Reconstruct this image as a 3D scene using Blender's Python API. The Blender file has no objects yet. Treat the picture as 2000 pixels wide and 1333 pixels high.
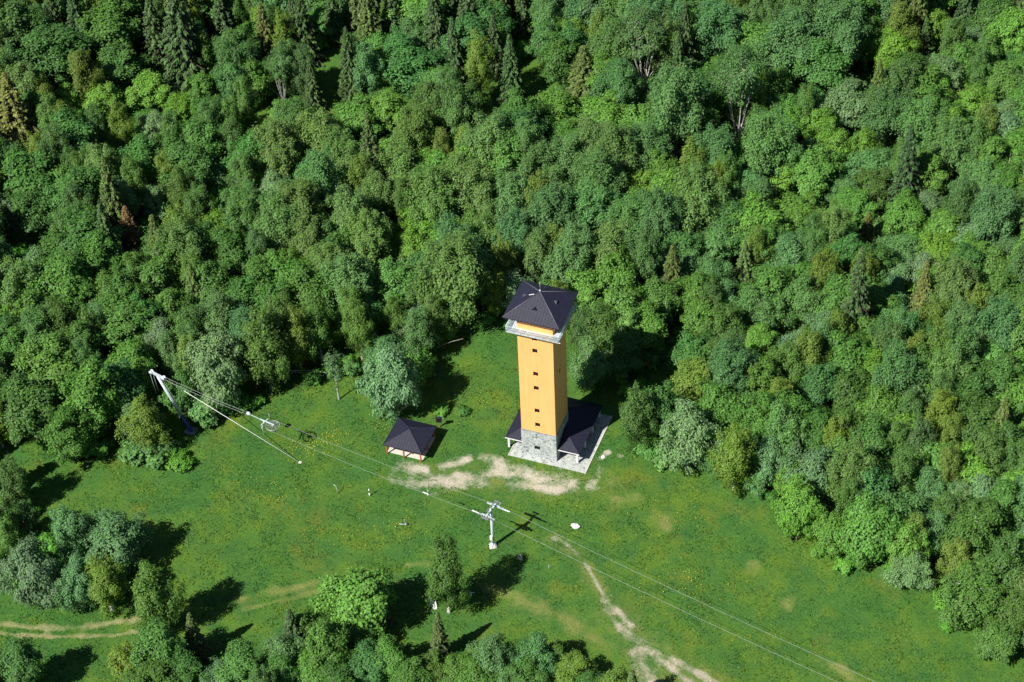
import bpy, math, random
import numpy as np
from mathutils import Matrix, Vector

random.seed(7)
rng = np.random.default_rng(7)
SC = bpy.context.scene
COL = SC.collection

# ------------------------------------------------------------------ camera
CAM = np.array([90.774, -236.285, 256.92])
_yaw, _pit, _rol = np.radians([-22.099, 42.617, -2.726])
FPX = 4200.0
FW = np.array([math.sin(_yaw) * math.cos(_pit), math.cos(_yaw) * math.cos(_pit), -math.sin(_pit)])
_r = np.array([math.cos(_yaw), -math.sin(_yaw), 0.0])
_u = np.cross(_r, FW)
RT = _r * math.cos(_rol) + _u * math.sin(_rol)
UP = -_r * math.sin(_rol) + _u * math.cos(_rol)
cd = bpy.data.cameras.new('camera')
cam = bpy.data.objects.new('camera', cd)
COL.objects.link(cam)
m = Matrix.Identity(4)
for i in range(3):
    m[i][0], m[i][1], m[i][2], m[i][3] = RT[i], UP[i], -FW[i], CAM[i]
cam.matrix_world = m
cd.sensor_fit = 'HORIZONTAL'
cd.sensor_width = 36.0
cd.lens = FPX / 2000.0 * 36.0
cd.clip_start = 1.0
cd.clip_end = 6000.0
SC.camera = cam

# ------------------------------------------------------------------ sky, sun, exposure
SH_AZ = math.radians(62.0)      # direction the shadows fall (from +x)
SUN_EL = math.radians(47.0)
w = bpy.data.worlds.new('World')
SC.world = w
w.use_nodes = True
nt = w.node_tree
nt.nodes.clear()
sky = nt.nodes.new('ShaderNodeTexSky')
sky.sky_type = 'NISHITA'
sky.sun_disc = False
sky.sun_elevation = SUN_EL
sky.altitude = 1000.0
sky.air_density = 0.85
sky.dust_density = 0.6
sun_dir = Vector((-math.cos(SH_AZ) * math.cos(SUN_EL), -math.sin(SH_AZ) * math.cos(SUN_EL), math.sin(SUN_EL)))
sky.sun_rotation = math.atan2(sun_dir.x, sun_dir.y)
bg = nt.nodes.new('ShaderNodeBackground')
bg.inputs['Strength'].default_value = 0.05
wo = nt.nodes.new('ShaderNodeOutputWorld')
nt.links.new(sky.outputs[0], bg.inputs[0])
nt.links.new(bg.outputs[0], wo.inputs[0])
sl = bpy.data.lights.new('sun', 'SUN')
sl.energy = 5.0
sl.angle = math.radians(0.5)
sl.color = (1.0, 0.95, 0.86)
so = bpy.data.objects.new('sun', sl)
COL.objects.link(so)
so.rotation_euler = (-sun_dir).to_track_quat('-Z', 'Y').to_euler()
so.location = (0, 0, 120)
SC.view_settings.view_transform = 'Standard'
SC.view_settings.look = 'None'
SC.view_settings.exposure = 0.58
SC.view_settings.gamma = 1.0
SC.view_settings.use_curve_mapping = False
SC.cycles.max_bounces = 6
SC.cycles.transparent_max_bounces = 8


# ------------------------------------------------------------------ pixel -> place helpers
def proj(p):
    d = np.asarray(p, float) - CAM
    z = d @ FW
    return 1000 + FPX * (d @ RT) / z, 666.5 - FPX * (d @ UP) / z, z


def at(x, y, z=0.0):
    d = FW + RT * (x - 1000) / FPX - UP * (y - 666.5) / FPX
    return CAM + d * (z - CAM[2]) / d[2]


def sstep(a, b, x):
    t = np.clip((x - a) / (b - a), 0, 1)
    return t * t * (3 - 2 * t)


def hgt(x, y):
    x = np.asarray(x, float)
    y = np.asarray(y, float)
    h = (0.16 * np.sin(x * .17 + 1.0 + .6 * np.sin(y * .09)) * np.cos(y * .13 - .4)
         + 0.10 * np.sin(x * .31 - y * .27 + 2.0) + 0.05 * np.sin(x * .63 + y * .55 + 1.3 * np.sin(x * .2)))
    k = sstep(11, 22, np.hypot(x - 1.5, y - 4)) * sstep(5.5, 11, np.hypot(x + 21.5, y + 7.1))
    k = k * sstep(1.5, 6, np.hypot(x + .4, y + 23.9)) * sstep(1.5, 6, np.hypot(x + 58.4, y + 15.7))
    return h * k


def inpoly(px, py, poly):
    px = np.asarray(px, float)
    py = np.asarray(py, float)
    r = np.zeros(px.shape, bool)
    n = len(poly)
    for i in range(n):
        x1, y1 = poly[i]
        x2, y2 = poly[(i + 1) % n]
        c = ((y1 > py) != (y2 > py)) & (px < (x2 - x1) * (py - y1) / ((y2 - y1) + 1e-12) + x1)
        r ^= c
    return r


def polydist(px, py, poly, closed=True):
    d = np.full(np.shape(px), 1e9)
    n = len(poly)
    for i in range(n if closed else n - 1):
        x1, y1 = poly[i][:2]
        x2, y2 = poly[(i + 1) % n][:2]
        dx, dy = x2 - x1, y2 - y1
        t = np.clip(((px - x1) * dx + (py - y1) * dy) / (dx * dx + dy * dy + 1e-9), 0, 1)
        d = np.minimum(d, np.hypot(px - x1 - t * dx, py - y1 - t * dy))
    return d


def vnoise(x, y, s, seed=0):
    """smooth value noise, vectorised"""
    x = np.asarray(x) / s
    y = np.asarray(y) / s
    xi = np.floor(x).astype(int)
    yi = np.floor(y).astype(int)
    fx = x - xi
    fy = y - yi
    fx = fx * fx * (3 - 2 * fx)
    fy = fy * fy * (3 - 2 * fy)

    def hsh(a, b):
        n = (a * 374761393 + b * 668265263 + seed * 1274126177) & 0x7fffffff
        n = ((n ^ (n >> 13)) * 1274126177) & 0x7fffffff
        return ((n ^ (n >> 16)) & 0xffff) / 65535.0
    return ((hsh(xi, yi) * (1 - fx) + hsh(xi + 1, yi) * fx) * (1 - fy)
            + (hsh(xi, yi + 1) * (1 - fx) + hsh(xi + 1, yi + 1) * fx) * fy)


# ------------------------------------------------------------------ mesh helpers
class MB:
    def __init__(self):
        self.v = []
        self.f = []
        self.s = []

    def add(self, vs, fs, smooth=False):
        o = len(self.v)
        self.v += [tuple(map(float, p)) for p in vs]
        self.f += [tuple(i + o for i in q) for q in fs]
        self.s += [smooth] * len(fs)
        return self

    def box(self, a, b):
        x0, y0, z0 = a
        x1, y1, z1 = b
        v = [(x0, y0, z0), (x1, y0, z0), (x1, y1, z0), (x0, y1, z0), (x0, y0, z1), (x1, y0, z1), (x1, y1, z1), (x0, y1, z1)]
        return self.add(v, [(3, 2, 1, 0), (4, 5, 6, 7), (0, 1, 5, 4), (1, 2, 6, 5), (2, 3, 7, 6), (3, 0, 4, 7)])

    def bar(self, p, q, wd, ht, up=(0, 0, 1)):
        """rectangular bar from p to q"""
        p = Vector(p)
        q = Vector(q)
        d = (q - p).normalized()
        u = Vector(up)
        s = d.cross(u)
        if s.length < 1e-4:
            s = d.cross(Vector((1, 0, 0)))
        s.normalize()
        t = s.cross(d)
        c = [s * a * wd / 2 + t * b * ht / 2 for a, b in ((-1, -1), (1, -1), (1, 1), (-1, 1))]
        v = [p + k for k in c] + [q + k for k in c]
        return self.add(v, [(0, 1, 2, 3), (7, 6, 5, 4), (0, 4, 5, 1), (1, 5, 6, 2), (2, 6, 7, 3), (3, 7, 4, 0)])

    def tube(self, pts, rad, n=8, caps=True):
        pts = [Vector(p) for p in pts]
        if not hasattr(rad, '__len__'):
            rad = [rad] * len(pts)
        vs = []
        for i, p in enumerate(pts):
            d = (pts[min(i + 1, len(pts) - 1)] - pts[max(i - 1, 0)]).normalized()
            a = d.cross(Vector((.31, .9, .2) if abs(d.z) > .7 else (0, 0, 1))).normalized()
            b = d.cross(a)
            for k in range(n):
                t = 2 * math.pi * k / n
                vs.append(p + (a * math.cos(t) + b * math.sin(t)) * rad[i])
        fs = []
        for i in range(len(pts) - 1):
            for k in range(n):
                fs.append((i * n + k, i * n + (k + 1) % n, (i + 1) * n + (k + 1) % n, (i + 1) * n + k))
        if caps:
            fs.append(tuple(range(n - 1, -1, -1)))
            fs.append(tuple(range((len(pts) - 1) * n, len(pts) * n)))
        return self.add(vs, fs, True)

    def ring(self, c, ax, R, r, n=28, k=8):
        """torus"""
        c = Vector(c)
        ax = Vector(ax).normalized()
        a = ax.orthogonal().normalized()
        b = ax.cross(a)
        vs = []
        for i in range(n):
            t = 2 * math.pi * i / n
            e = a * math.cos(t) + b * math.sin(t)
            for j in range(k):
                s = 2 * math.pi * j / k
                vs.append(c + e * (R + r * math.cos(s)) + ax * r * math.sin(s))
        fs = [(i * k + j, ((i + 1) % n) * k + j, ((i + 1) % n) * k + (j + 1) % k, i * k + (j + 1) % k) for i in range(n) for j in range(k)]
        return self.add(vs, fs, True)

    def mesh(self, name):
        me = bpy.data.meshes.new(name)
        me.from_pydata(self.v, [], self.f)
        me.polygons.foreach_set('use_smooth', self.s)
        me.update()
        return me

    def build(self, name, mat, parent=None, kind=None):
        me = self.mesh(name)
        me.materials.append(mat)
        o = bpy.data.objects.new(name, me)
        COL.objects.link(o)
        if parent:
            o.parent = parent
        if kind:
            o['kind'] = kind
        return o


def npmesh(name, verts, faces, mat, attrs=None):
    me = bpy.data.meshes.new(name)
    verts = np.ascontiguousarray(verts, dtype=np.float32)
    faces = np.ascontiguousarray(faces, dtype=np.int32)
    k = faces.shape[1]
    me.vertices.add(len(verts))
    me.vertices.foreach_set('co', verts.ravel())
    me.loops.add(faces.size)
    me.loops.foreach_set('vertex_index', faces.ravel())
    me.polygons.add(len(faces))
    me.polygons.foreach_set('loop_start', np.arange(0, faces.size, k, dtype=np.int32))
    me.polygons.foreach_set('loop_total', np.full(len(faces), k, dtype=np.int32))
    for nme, arr in (attrs or {}).items():
        at_ = me.attributes.new(nme, 'FLOAT', 'POINT')
        at_.data.foreach_set('value', np.ascontiguousarray(arr, dtype=np.float32))
    me.materials.append(mat)
    me.update(calc_edges=True)
    me.validate()
    return me


def link(name, me, parent=None, kind=None):
    o = bpy.data.objects.new(name, me)
    COL.objects.link(o)
    if parent:
        o.parent = parent
    if kind:
        o['kind'] = kind
    return o


def empty(name, loc=(0, 0, 0), rz=0.0):
    o = bpy.data.objects.new(name, None)
    COL.objects.link(o)
    o.location = loc
    o.rotation_euler = (0, 0, rz)
    o.empty_display_size = .5
    return o


def tag(o, label, cat, group=None):
    o['label'] = label
    o['category'] = cat
    if group:
        o['group'] = group
    return o


# ------------------------------------------------------------------ materials
def newmat(name):
    mt = bpy.data.materials.new(name)
    mt.use_nodes = True
    n = mt.node_tree
    n.nodes.clear()
    out = n.nodes.new('ShaderNodeOutputMaterial')
    return mt, n, out


def N(n, t, **kw):
    x = n.nodes.new(t)
    for k, v in kw.items():
        if k.startswith('i_'):
            x.inputs[k[2:]].default_value = v
        else:
            setattr(x, k, v)
    return x


def mixc(n, fac, a, b, mode='MIX'):
    x = n.nodes.new('ShaderNodeMix')
    x.data_type = 'RGBA'
    x.blend_type = mode
    for s, v in ((x.inputs[0], fac), (x.inputs[6], a), (x.inputs[7], b)):
        if hasattr(v, 'type') and hasattr(v, 'links'):
            n.links.new(v, s)
        elif isinstance(v, (int, float)):
            s.default_value = v
        else:
            s.default_value = (*v, 1.0) if len(v) == 3 else v
    return x.outputs[2]


def noise(n, vec, scale, detail=4.0, rough=.55):
    x = N(n, 'ShaderNodeTexNoise')
    x.inputs['Scale'].default_value = scale
    x.inputs['Detail'].default_value = detail
    x.inputs['Roughness'].default_value = rough
    if vec is not None:
        n.links.new(vec, x.inputs['Vector'])
    return x.outputs[0]


def ramp(n, fac, stops):
    x = N(n, 'ShaderNodeValToRGB')
    e = x.color_ramp.elements
    while len(e) > 1:
        e.remove(e[-1])
    for i, (p, c) in enumerate(stops):
        k = e[0] if i == 0 else e.new(p)
        k.position = p
        k.color = (*c, 1.0) if len(c) == 3 else c
    n.links.new(fac, x.inputs[0])
    return x.outputs[0]


def simple(name, col, rough=.6, metal=0.0, var=.12, scale=3.0, bump=0.0, spec=.4):
    mt, n, out = newmat(name)
    g = N(n, 'ShaderNodeNewGeometry')
    nz = noise(n, g.outputs['Position'], scale, 5)
    c = mixc(n, nz, [max(0, k * (1 - var * 1.6)) for k in col], [min(1, k * (1 + var * 1.6)) for k in col])
    b = N(n, 'ShaderNodeBsdfPrincipled')
    n.links.new(c, b.inputs['Base Color'])
    b.inputs['Roughness'].default_value = rough
    b.inputs['Metallic'].default_value = metal
    b.inputs['Specular IOR Level'].default_value = spec
    if bump:
        bp = N(n, 'ShaderNodeBump')
        bp.inputs['Strength'].default_value = bump
        bp.inputs['Distance'].default_value = .03
        n.links.new(noise(n, g.outputs['Position'], scale * 8, 4), bp.inputs['Height'])
        n.links.new(bp.outputs[0], b.inputs['Normal'])
    n.links.new(b.outputs[0], out.inputs[0])
    return mt


def foliage(name, transl=.34, lo=.72, hi=1.3, warm=(1.08, 1.05, .8), rough=.55):
    """leaf material: the object's own colour times a random per leaf"""
    mt, n, out = newmat(name)
    oi = N(n, 'ShaderNodeObjectInfo')
    g = N(n, 'ShaderNodeNewGeometry')
    v = ramp(n, g.outputs['Random Per Island'], [(0, (lo, lo, lo * 1.05)), (.55, (1, 1, 1)), (.85, (hi * warm[0] / 1.15, hi, hi * .85)), (1, (hi * warm[0], hi * warm[1], hi * warm[2]))])
    c = mixc(n, 1.0, oi.outputs['Color'], v, 'MULTIPLY')
    b = N(n, 'ShaderNodeBsdfPrincipled')
    n.links.new(c, b.inputs['Base Color'])
    b.inputs['Roughness'].default_value = rough
    b.inputs['Specular IOR Level'].default_value = .25
    t = N(n, 'ShaderNodeBsdfTranslucent')
    c2 = mixc(n, 1.0, c, (1.0, 1.18, .6), 'MULTIPLY')
    n.links.new(c2, t.inputs[0])
    mx = N(n, 'ShaderNodeMixShader')
    mx.inputs[0].default_value = transl
    n.links.new(b.outputs[0], mx.inputs[1])
    n.links.new(t.outputs[0], mx.inputs[2])
    n.links.new(mx.outputs[0], out.inputs[0])
    return mt


def grass_colour(n):
    """meadow colour as a function of world position; used by the ground, the tufts and the worn tracks"""
    g = N(n, 'ShaderNodeNewGeometry')
    p = g.outputs['Position']
    big = noise(n, p, .06, 4, .6)
    mid = noise(n, p, .22, 4, .6)
    sm = noise(n, p, 3.2, 3, .75)
    c = mixc(n, ramp(n, big, [(.40, (0, 0, 0)), (.62, (1, 1, 1))]), (.048, .132, .024), (.082, .158, .022))
    c = mixc(n, ramp(n, mid, [(.34, (.85, .85, .85)), (.56, (0, 0, 0))]), c, (.035, .110, .027))
    c = mixc(n, ramp(n, mid, [(.55, (0, 0, 0)), (.75, (.8, .8, .8))]), c, (.112, .172, .020))
    c = mixc(n, ramp(n, noise(n, p, .09, 5, .65), [(.56, (0, 0, 0)), (.75, (.6, .6, .6))]), c, (.185, .18, .024))
    c = mixc(n, ramp(n, sm, [(.30, (.6, .6, .6)), (.5, (0, 0, 0))]), c, (.026, .085, .020))
    c = mixc(n, ramp(n, sm, [(.52, (0, 0, 0)), (.72, (.7, .7, .7))]), c, (.110, .215, .042))
    return c, p


def ground_mat(name, wear=None):
    mt, n, out = newmat(name)
    c, p = grass_colour(n)
    if wear:
        a = N(n, 'ShaderNodeAttribute')
        a.attribute_name = 'wear'
        nz0 = noise(n, p, .9, 9, .82)
        st_ = N(n, 'ShaderNodeMath', operation='MULTIPLY_ADD')
        st_.inputs[1].default_value = 2.4
        st_.inputs[2].default_value = -.82
        n.links.new(nz0, st_.inputs[0])
        nz = st_.outputs[0]
        ad = N(n, 'ShaderNodeMath', operation='ADD')
        n.links.new(a.outputs['Fac'], ad.inputs[0])
        n.links.new(nz, ad.inputs[1])
        hf = N(n, 'ShaderNodeMath', operation='MULTIPLY')
        hf.inputs[1].default_value = .5
        n.links.new(ad.outputs[0], hf.inputs[0])
        k = ramp(n, hf.outputs[0], [(.30, (0, 0, 0)), (.48, (.42, .42, .42)), (.68, (1, 1, 1))])
        stone = noise(n, p, 6.0, 3, .7)
        d = ramp(n, stone, [(.30, [q * .45 for q in wear]), (.5, wear), (.68, [min(1, q * 1.35) for q in wear])])
        c = mixc(n, k, c, d)
    b = N(n, 'ShaderNodeBsdfPrincipled')
    b.inputs['Roughness'].default_value = .9
    b.inputs['Specular IOR Level'].default_value = .1
    n.links.new(c, b.inputs['Base Color'])
    bp = N(n, 'ShaderNodeBump')
    bp.inputs['Strength'].default_value = .45
    bp.inputs['Distance'].default_value = .2
    n.links.new(noise(n, p, 2.6, 4, .7), bp.inputs['Height'])
    n.links.new(bp.outputs[0], b.inputs['Normal'])
    n.links.new(b.outputs[0], out.inputs[0])
    return mt


def tuft_mat():
    mt, n, out = newmat('grass_blades')
    c, p = grass_colour(n)
    g = N(n, 'ShaderNodeNewGeometry')
    v = ramp(n, g.outputs['Random Per Island'], [(0, (.9, .92, .9)), (.5, (1.2, 1.18, 1.1)), (1, (1.9, 1.8, 1.6))])
    c = mixc(n, 1.0, c, v, 'MULTIPLY')
    b = N(n, 'ShaderNodeBsdfPrincipled')
    b.inputs['Roughness'].default_value = .7
    b.inputs['Specular IOR Level'].default_value = .15
    n.links.new(c, b.inputs['Base Color'])
    t = N(n, 'ShaderNodeBsdfTranslucent')
    n.links.new(c, t.inputs[0])
    mx = N(n, 'ShaderNodeMixShader')
    mx.inputs[0].default_value = .35
    n.links.new(b.outputs[0], mx.inputs[1])
    n.links.new(t.outputs[0], mx.inputs[2])
    n.links.new(mx.outputs[0], out.inputs[0])
    return mt


def masonry(name, cells, cols, joint, bump=.6):
    mt, n, out = newmat(name)
    g = N(n, 'ShaderNodeNewGeometry')
    p = g.outputs['Position']
    v1 = N(n, 'ShaderNodeTexVoronoi')
    v1.inputs['Scale'].default_value = cells
    n.links.new(p, v1.inputs['Vector'])
    v2 = N(n, 'ShaderNodeTexVoronoi', feature='DISTANCE_TO_EDGE')
    v2.inputs['Scale'].default_value = cells
    n.links.new(p, v2.inputs['Vector'])
    sp = N(n, 'ShaderNodeSeparateColor')
    n.links.new(v1.outputs['Color'], sp.inputs[0])
    k = len(cols)
    c = ramp(n, sp.outputs[0], [(i / (k - 1), cols[i]) for i in range(k)])
    c = mixc(n, ramp(n, noise(n, p, 1.3, 4), [(.35, (0, 0, 0)), (.75, (.4, .4, .4))]), c, [q * .6 for q in cols[0]])
    e = ramp(n, v2.outputs['Distance'], [(.03, (0, 0, 0)), (.10, (1, 1, 1))])
    c = mixc(n, e, joint, c)
    b = N(n, 'ShaderNodeBsdfPrincipled')
    b.inputs['Roughness'].default_value = .85
    n.links.new(c, b.inputs['Base Color'])
    bp = N(n, 'ShaderNodeBump')
    bp.inputs['Strength'].default_value = bump
    bp.inputs['Distance'].default_value = .06
    n.links.new(e, bp.inputs['Height'])
    n.links.new(bp.outputs[0], b.inputs['Normal'])
    n.links.new(b.outputs[0], out.inputs[0])
    return mt


def bark(name, col, dark, scale=3.0):
    mt, n, out = newmat(name)
    tc = N(n, 'ShaderNodeTexCoord')
    mp = N(n, 'ShaderNodeMapping')
    mp.inputs['Scale'].default_value = (1, 1, 2.5)
    n.links.new(tc.outputs['Object'], mp.inputs[0])
    c = ramp(n, noise(n, mp.outputs[0], scale, 5, .7), [(.36, dark), (.46, col), (1, col)])
    b = N(n, 'ShaderNodeBsdfPrincipled')
    b.inputs['Roughness'].default_value = .8
    n.links.new(c, b.inputs['Base Color'])
    n.links.new(b.outputs[0], out.inputs[0])
    return mt


def plaster_mat():
    mt, n, out = newmat('ochre_plaster')
    g = N(n, 'ShaderNodeNewGeometry')
    p = g.outputs['Position']
    mp = N(n, 'ShaderNodeMapping')
    mp.inputs['Scale'].default_value = (1.6, 1.6, .09)
    n.links.new(p, mp.inputs[0])
    c = mixc(n, ramp(n, noise(n, mp.outputs[0], 1.0, 5, .65), [(.40, (0, 0, 0)), (.68, (.38, .38, .38))]), (.92, .455, .165), (.58, .28, .11))
    c = mixc(n, ramp(n, noise(n, p, .35, 4), [(.42, (0, 0, 0)), (.7, (.35, .35, .35))]), c, (.95, .50, .20))
    b = N(n, 'ShaderNodeBsdfPrincipled')
    n.links.new(c, b.inputs['Base Color'])
    b.inputs['Roughness'].default_value = .88
    b.inputs['Specular IOR Level'].default_value = .15
    n.links.new(b.outputs[0], out.inputs[0])
    return mt


M = dict(
    plaster=plaster_mat(),
    roof=simple('dark_sheet_roof', (.019, .020, .040), .55, var=.22, scale=1.2, spec=.3),
    roofcap=simple('roof_cap_metal', (.10, .095, .13), .4, var=.1, spec=.5),
    stone=masonry('rubble_stone', 2.3, [(.10, .12, .13), (.36, .40, .41), (.50, .54, .54), (.24, .28, .30), (.58, .61, .60)], (.46, .49, .48)),
    paving=masonry('stone_paving', 2.8, [(.17, .19, .19), (.40, .43, .42), (.52, .55, .53), (.46, .48, .46)], (.45, .47, .45), .4),
    galv=simple('galvanised_steel', (.60, .69, .74), .45, .3, var=.12, scale=6),
    galvdull=simple('weathered_steel', (.30, .32, .34), .55, .5, var=.2, scale=6),
    mesh=simple('mesh_steel', (.38, .47, .52), .5, .3, var=.1, scale=6),
    whitepaint=simple('white_paint', (.72, .74, .74), .5, var=.06),
    bluepaint=simple('blue_paint', (.035, .06, .30), .45, var=.15),
    dark=simple('dark_glass', (.012, .012, .014), .6, var=.1, spec=.15),
    brown=simple('brown_frame', (.05, .025, .015), .5),
    wood=simple('red_brown_timber', (.36, .105, .035), .7, var=.2, scale=5, bump=.2),
    concrete=simple('pale_concrete', (.55, .53, .47), .9, var=.15, scale=2.5, bump=.3),
    rock=simple('white_rock', (.62, .63, .62), .85, var=.15, scale=4, bump=.5),
    rope=simple('steel_rope', (.30, .33, .33), .5, .3, var=.1),
    black=simple('black_rubber', (.02, .02, .022), .7),
    grass=ground_mat('meadow_ground'),
    gravel=ground_mat('worn_gravel', (.43, .40, .32)),
    rut=ground_mat('worn_ruts', (.37, .34, .25)),
    dirt=ground_mat('worn_dirt', (.25, .25, .12)),
    drygrass=ground_mat('worn_dry_grass', (.155, .19, .052)),
    tuft=tuft_mat(),
    leaf=foliage('broad_leaves'),
    needle=foliage('needles', .08, .55, 1.5, (1.12, 1.05, .7), .6),
    bark=bark('grey_brown_bark', (.16, .13, .10), (.06, .05, .04)),
    birchbark=bark('white_bark', (.62, .60, .56), (.10, .09, .08), 2.0),
    palebark=bark('pale_grey_bark', (.42, .41, .38), (.17, .16, .14), 2.0),
    petal=simple('yellow_petals', (.58, .54, .04), .6, var=.1),
)

# ------------------------------------------------------------------ ground
CLEAR = [(-60, 905), (40, 895), (130, 895), (250, 905), (330, 905), (385, 850), (440, 812), (500, 800), (560, 775), (620, 752), (690, 742),
         (720, 690), (850, 690), (890, 672), (950, 655), (1000, 640), (1110, 690), (1150, 775), (1200, 800), (1240, 770), (1290, 700), (1335, 660), (1350, 690), (1320, 745),
         (1270, 815), (1215, 845), (1240, 885), (1300, 905), (1400, 940), (1490, 965), (1535, 1045), (1600, 1085),
         (1660, 1120), (1740, 1150), (1830, 1165), (1855, 1260), (1930, 1310), (2200, 1350), (2200, 1700), (1500, 1600), (1330, 1470), (1230, 1400), (1120, 1375), (1000, 1365),
         (850, 1350), (700, 1370), (520, 1360), (400, 1345), (300, 1330), (250, 1420), (-60, 1450), (-60, 1215),
         (20, 1215), (100, 1212), (240, 1200), (320, 1150), (300, 1085), (240, 1090), (160, 1010), (90, 1010), (60, 960), (-60, 935)]


def graded():
    fine = np.arange(-175, 100.1, 1.25)
    out = np.array([1.05, 1.25, 1.7, 2.6, 4.5, 9, 20, 45, 110, 250, 500, 900])
    return fine, out


fx, ou = graded()
gx = np.concatenate([fx[0] - np.cumsum(ou)[::-1] * 1.3, fx, fx[-1] + np.cumsum(ou) * 1.3])
fy = np.arange(-100, 175.1, 1.25)
gy = np.concatenate([fy[0] - np.cumsum(ou)[::-1] * 1.3, fy, fy[-1] + np.cumsum(ou) * 1.3])
X, Y = np.meshgrid(gx, gy)
fade = sstep(600, 200, np.hypot(X, Y))
V = np.stack([X, Y, hgt(X, Y) * fade], -1).reshape(-1, 3)
nx, ny = len(gx), len(gy)
ii, jj = np.meshgrid(np.arange(nx - 1), np.arange(ny - 1))
q = (jj * nx + ii).ravel()
Fq = np.stack([q, q + 1, q + nx + 1, q + nx], 1)
gm = npmesh('ground', V, Fq, M['grass'])
gm.polygons.foreach_set('use_smooth', np.ones(len(gm.polygons), bool))
link('ground', gm, kind='structure')


WEAR = []


# worn tracks: sheets just above the grass
def track(name, mat, strokes, label=None):
    """strokes: list of polylines [(px,py,radius m),...] in photo pixels, laid on the ground"""
    ws = []
    for s in strokes:
        ws.append([(*at(a, b)[:2], r) for a, b, r in s])
    allp = np.array([p for s in ws for p in s])
    x0, y0 = allp[:, :2].min(0) - 4.5
    x1, y1 = allp[:, :2].max(0) + 4.5
    st = .3
    xs = np.arange(x0, x1, st)
    ys = np.arange(y0, y1, st)
    X, Y = np.meshgrid(xs, ys)
    wv = np.zeros(X.shape)
    wob = (vnoise(X, Y, 1.7, 3) - .5) * 1.1 + (vnoise(X, Y, .6, 5) - .5) * .5
    for s in ws:
        if len(s) == 1:
            s = s + [(s[0][0] + .01, s[0][1], s[0][2])]
        for a, b in zip(s[:-1], s[1:]):
            dx, dy = b[0] - a[0], b[1] - a[1]
            t = np.clip(((X - a[0]) * dx + (Y - a[1]) * dy) / (dx * dx + dy * dy + 1e-9), 0, 1)
            d = np.hypot(X - a[0] - t * dx, Y - a[1] - t * dy)
            r = a[2] + (b[2] - a[2]) * t
            wv = np.maximum(wv, np.clip(1.12 - (d + wob * np.minimum(r, 1)) / (1.45 * r), 0, 1))
    wv *= .35 + .9 * vnoise(X, Y, 1.9, 9)
    ok = wv > (.06 if 'dry' in name else .16)
    keep = ok[:-1, :-1] & ok[1:, :-1] & ok[:-1, 1:] & ok[1:, 1:]
    jj, ii = np.nonzero(keep)
    nx = X.shape[1]
    q = jj * nx + ii
    Fq = np.stack([q, q + 1, q + nx + 1, q + nx], 1)
    used, inv = np.unique(Fq, return_inverse=True)
    V = np.stack([X, Y, hgt(X, Y) + .03 + .006 * len(WEAR)], -1).reshape(-1, 3)[used]
    me = npmesh(name, V, inv.reshape(-1, 4), mat, {'wear': wv.ravel()[used]})
    o = link(name, me, kind='structure')
    return (xs, ys, wv)


WEAR.append(track('dry_verge', M['drygrass'], [
    [(1085, 1052, 1.6), (1135, 1088, 1.3), (1155, 1120, 1.4), (1190, 1185, 2.2), (1235, 1245, 3.0), (1275, 1300, 3.6), (1330, 1350, 3.6)], [(1300, 1285, 2.0), (1400, 1345, 2.2)],
    [(800, 930, 2.8), (900, 930, 3.0), (1000, 938, 3.2), (1100, 950, 3.2), (1180, 940, 2.6)]]))
WEAR.append(track('gravel_patch', M['gravel'], [
    [(768, 938, 1.3), (824, 945, 1.7), (879, 946, 1.8), (928, 936, 1.6), (961, 920, 1.5), (1002, 926, 1.6), (1044, 937, 1.9), (1090, 938, 2.1), (1114, 948, 1.7)],
    [(952, 897, 1.2), (980, 908, 1.3), (1012, 917, 1.2), (1060, 925, 1.2)],
    [(840, 936, 1.5), (900, 928, 1.6), (940, 945, 1.5)], [(1000, 945, 1.3), (1050, 952, 1.4), (1100, 955, 1.3)],
    [(785, 912, 1.3), (815, 920, 1.6), (838, 930, 1.3)],
    [(862, 912, 1.1), (893, 903, 1.4), (908, 899, 1.1)],
    [(1170, 930, 1.4), (1158, 950, 1.3)],
    [(1172, 896, .5), (1187, 884, .6)], [(1212, 893, .7)]]))
WEAR.append(track('dirt_track', M['rut'], [
    [(1085, 1052, .7), (1104, 1060, .7), (1135, 1088, .4), (1155, 1120, .4), (1180, 1168, .6), (1205, 1195, .8), (1232, 1222, .7)],
    [(1175, 1170, .5), (1200, 1215, .7), (1235, 1250, .9), (1268, 1275, 1.2), (1310, 1305, .7), (1360, 1345, .6), (1400, 1372, .6)],
    [(1245, 1265, 1.1), (1256, 1300, 1.5), (1272, 1340, 1.7), (1300, 1370, 1.6)],
    [(1312, 1286, .6), (1350, 1308, .6), (1400, 1338, .6), (1440, 1362, .6)]]))
WEAR.append(track('dry_path', M['drygrass'], [
    [(955, 1150, 1.3), (1005, 1170, 1.6), (1055, 1188, 1.6), (1110, 1213, 1.7), (1150, 1245, 1.6), (1190, 1262, 1.6)],
    [(795, 1104, .6), (835, 1107, .9)]]))
WEAR.append(track('mown_track', M['drygrass'], [
    [(470, 1172, 1.1), (560, 1152, 1.0), (650, 1128, 1.0)], [(480, 1190, .6), (570, 1168, .6), (640, 1150, .6)]]))
WEAR.append(track('dirt_track', M['dirt'], [
    [(-60, 1205, .6), (0, 1217, .6), (60, 1226, .7), (150, 1229, .8), (250, 1213, .7), (300, 1200, .6)],
    [(-60, 1232, .6), (0, 1236, .6), (100, 1246, .6), (220, 1243, .5), (290, 1232, .4)]]))
WEAR.append(track('dry_patch', M['drygrass'], [
    [(1600, 1290, .8), (1650, 1312, 1.0), (1680, 1335, .8)], [(1470, 1108, 1.2), (1475, 1112, 1.2)], [(1285, 1005, 1.6), (1300, 1030, 1.5)], [(1540, 1180, 1.2)], [(1200, 980, 1.6), (1240, 975, 1.4)]]))


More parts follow.
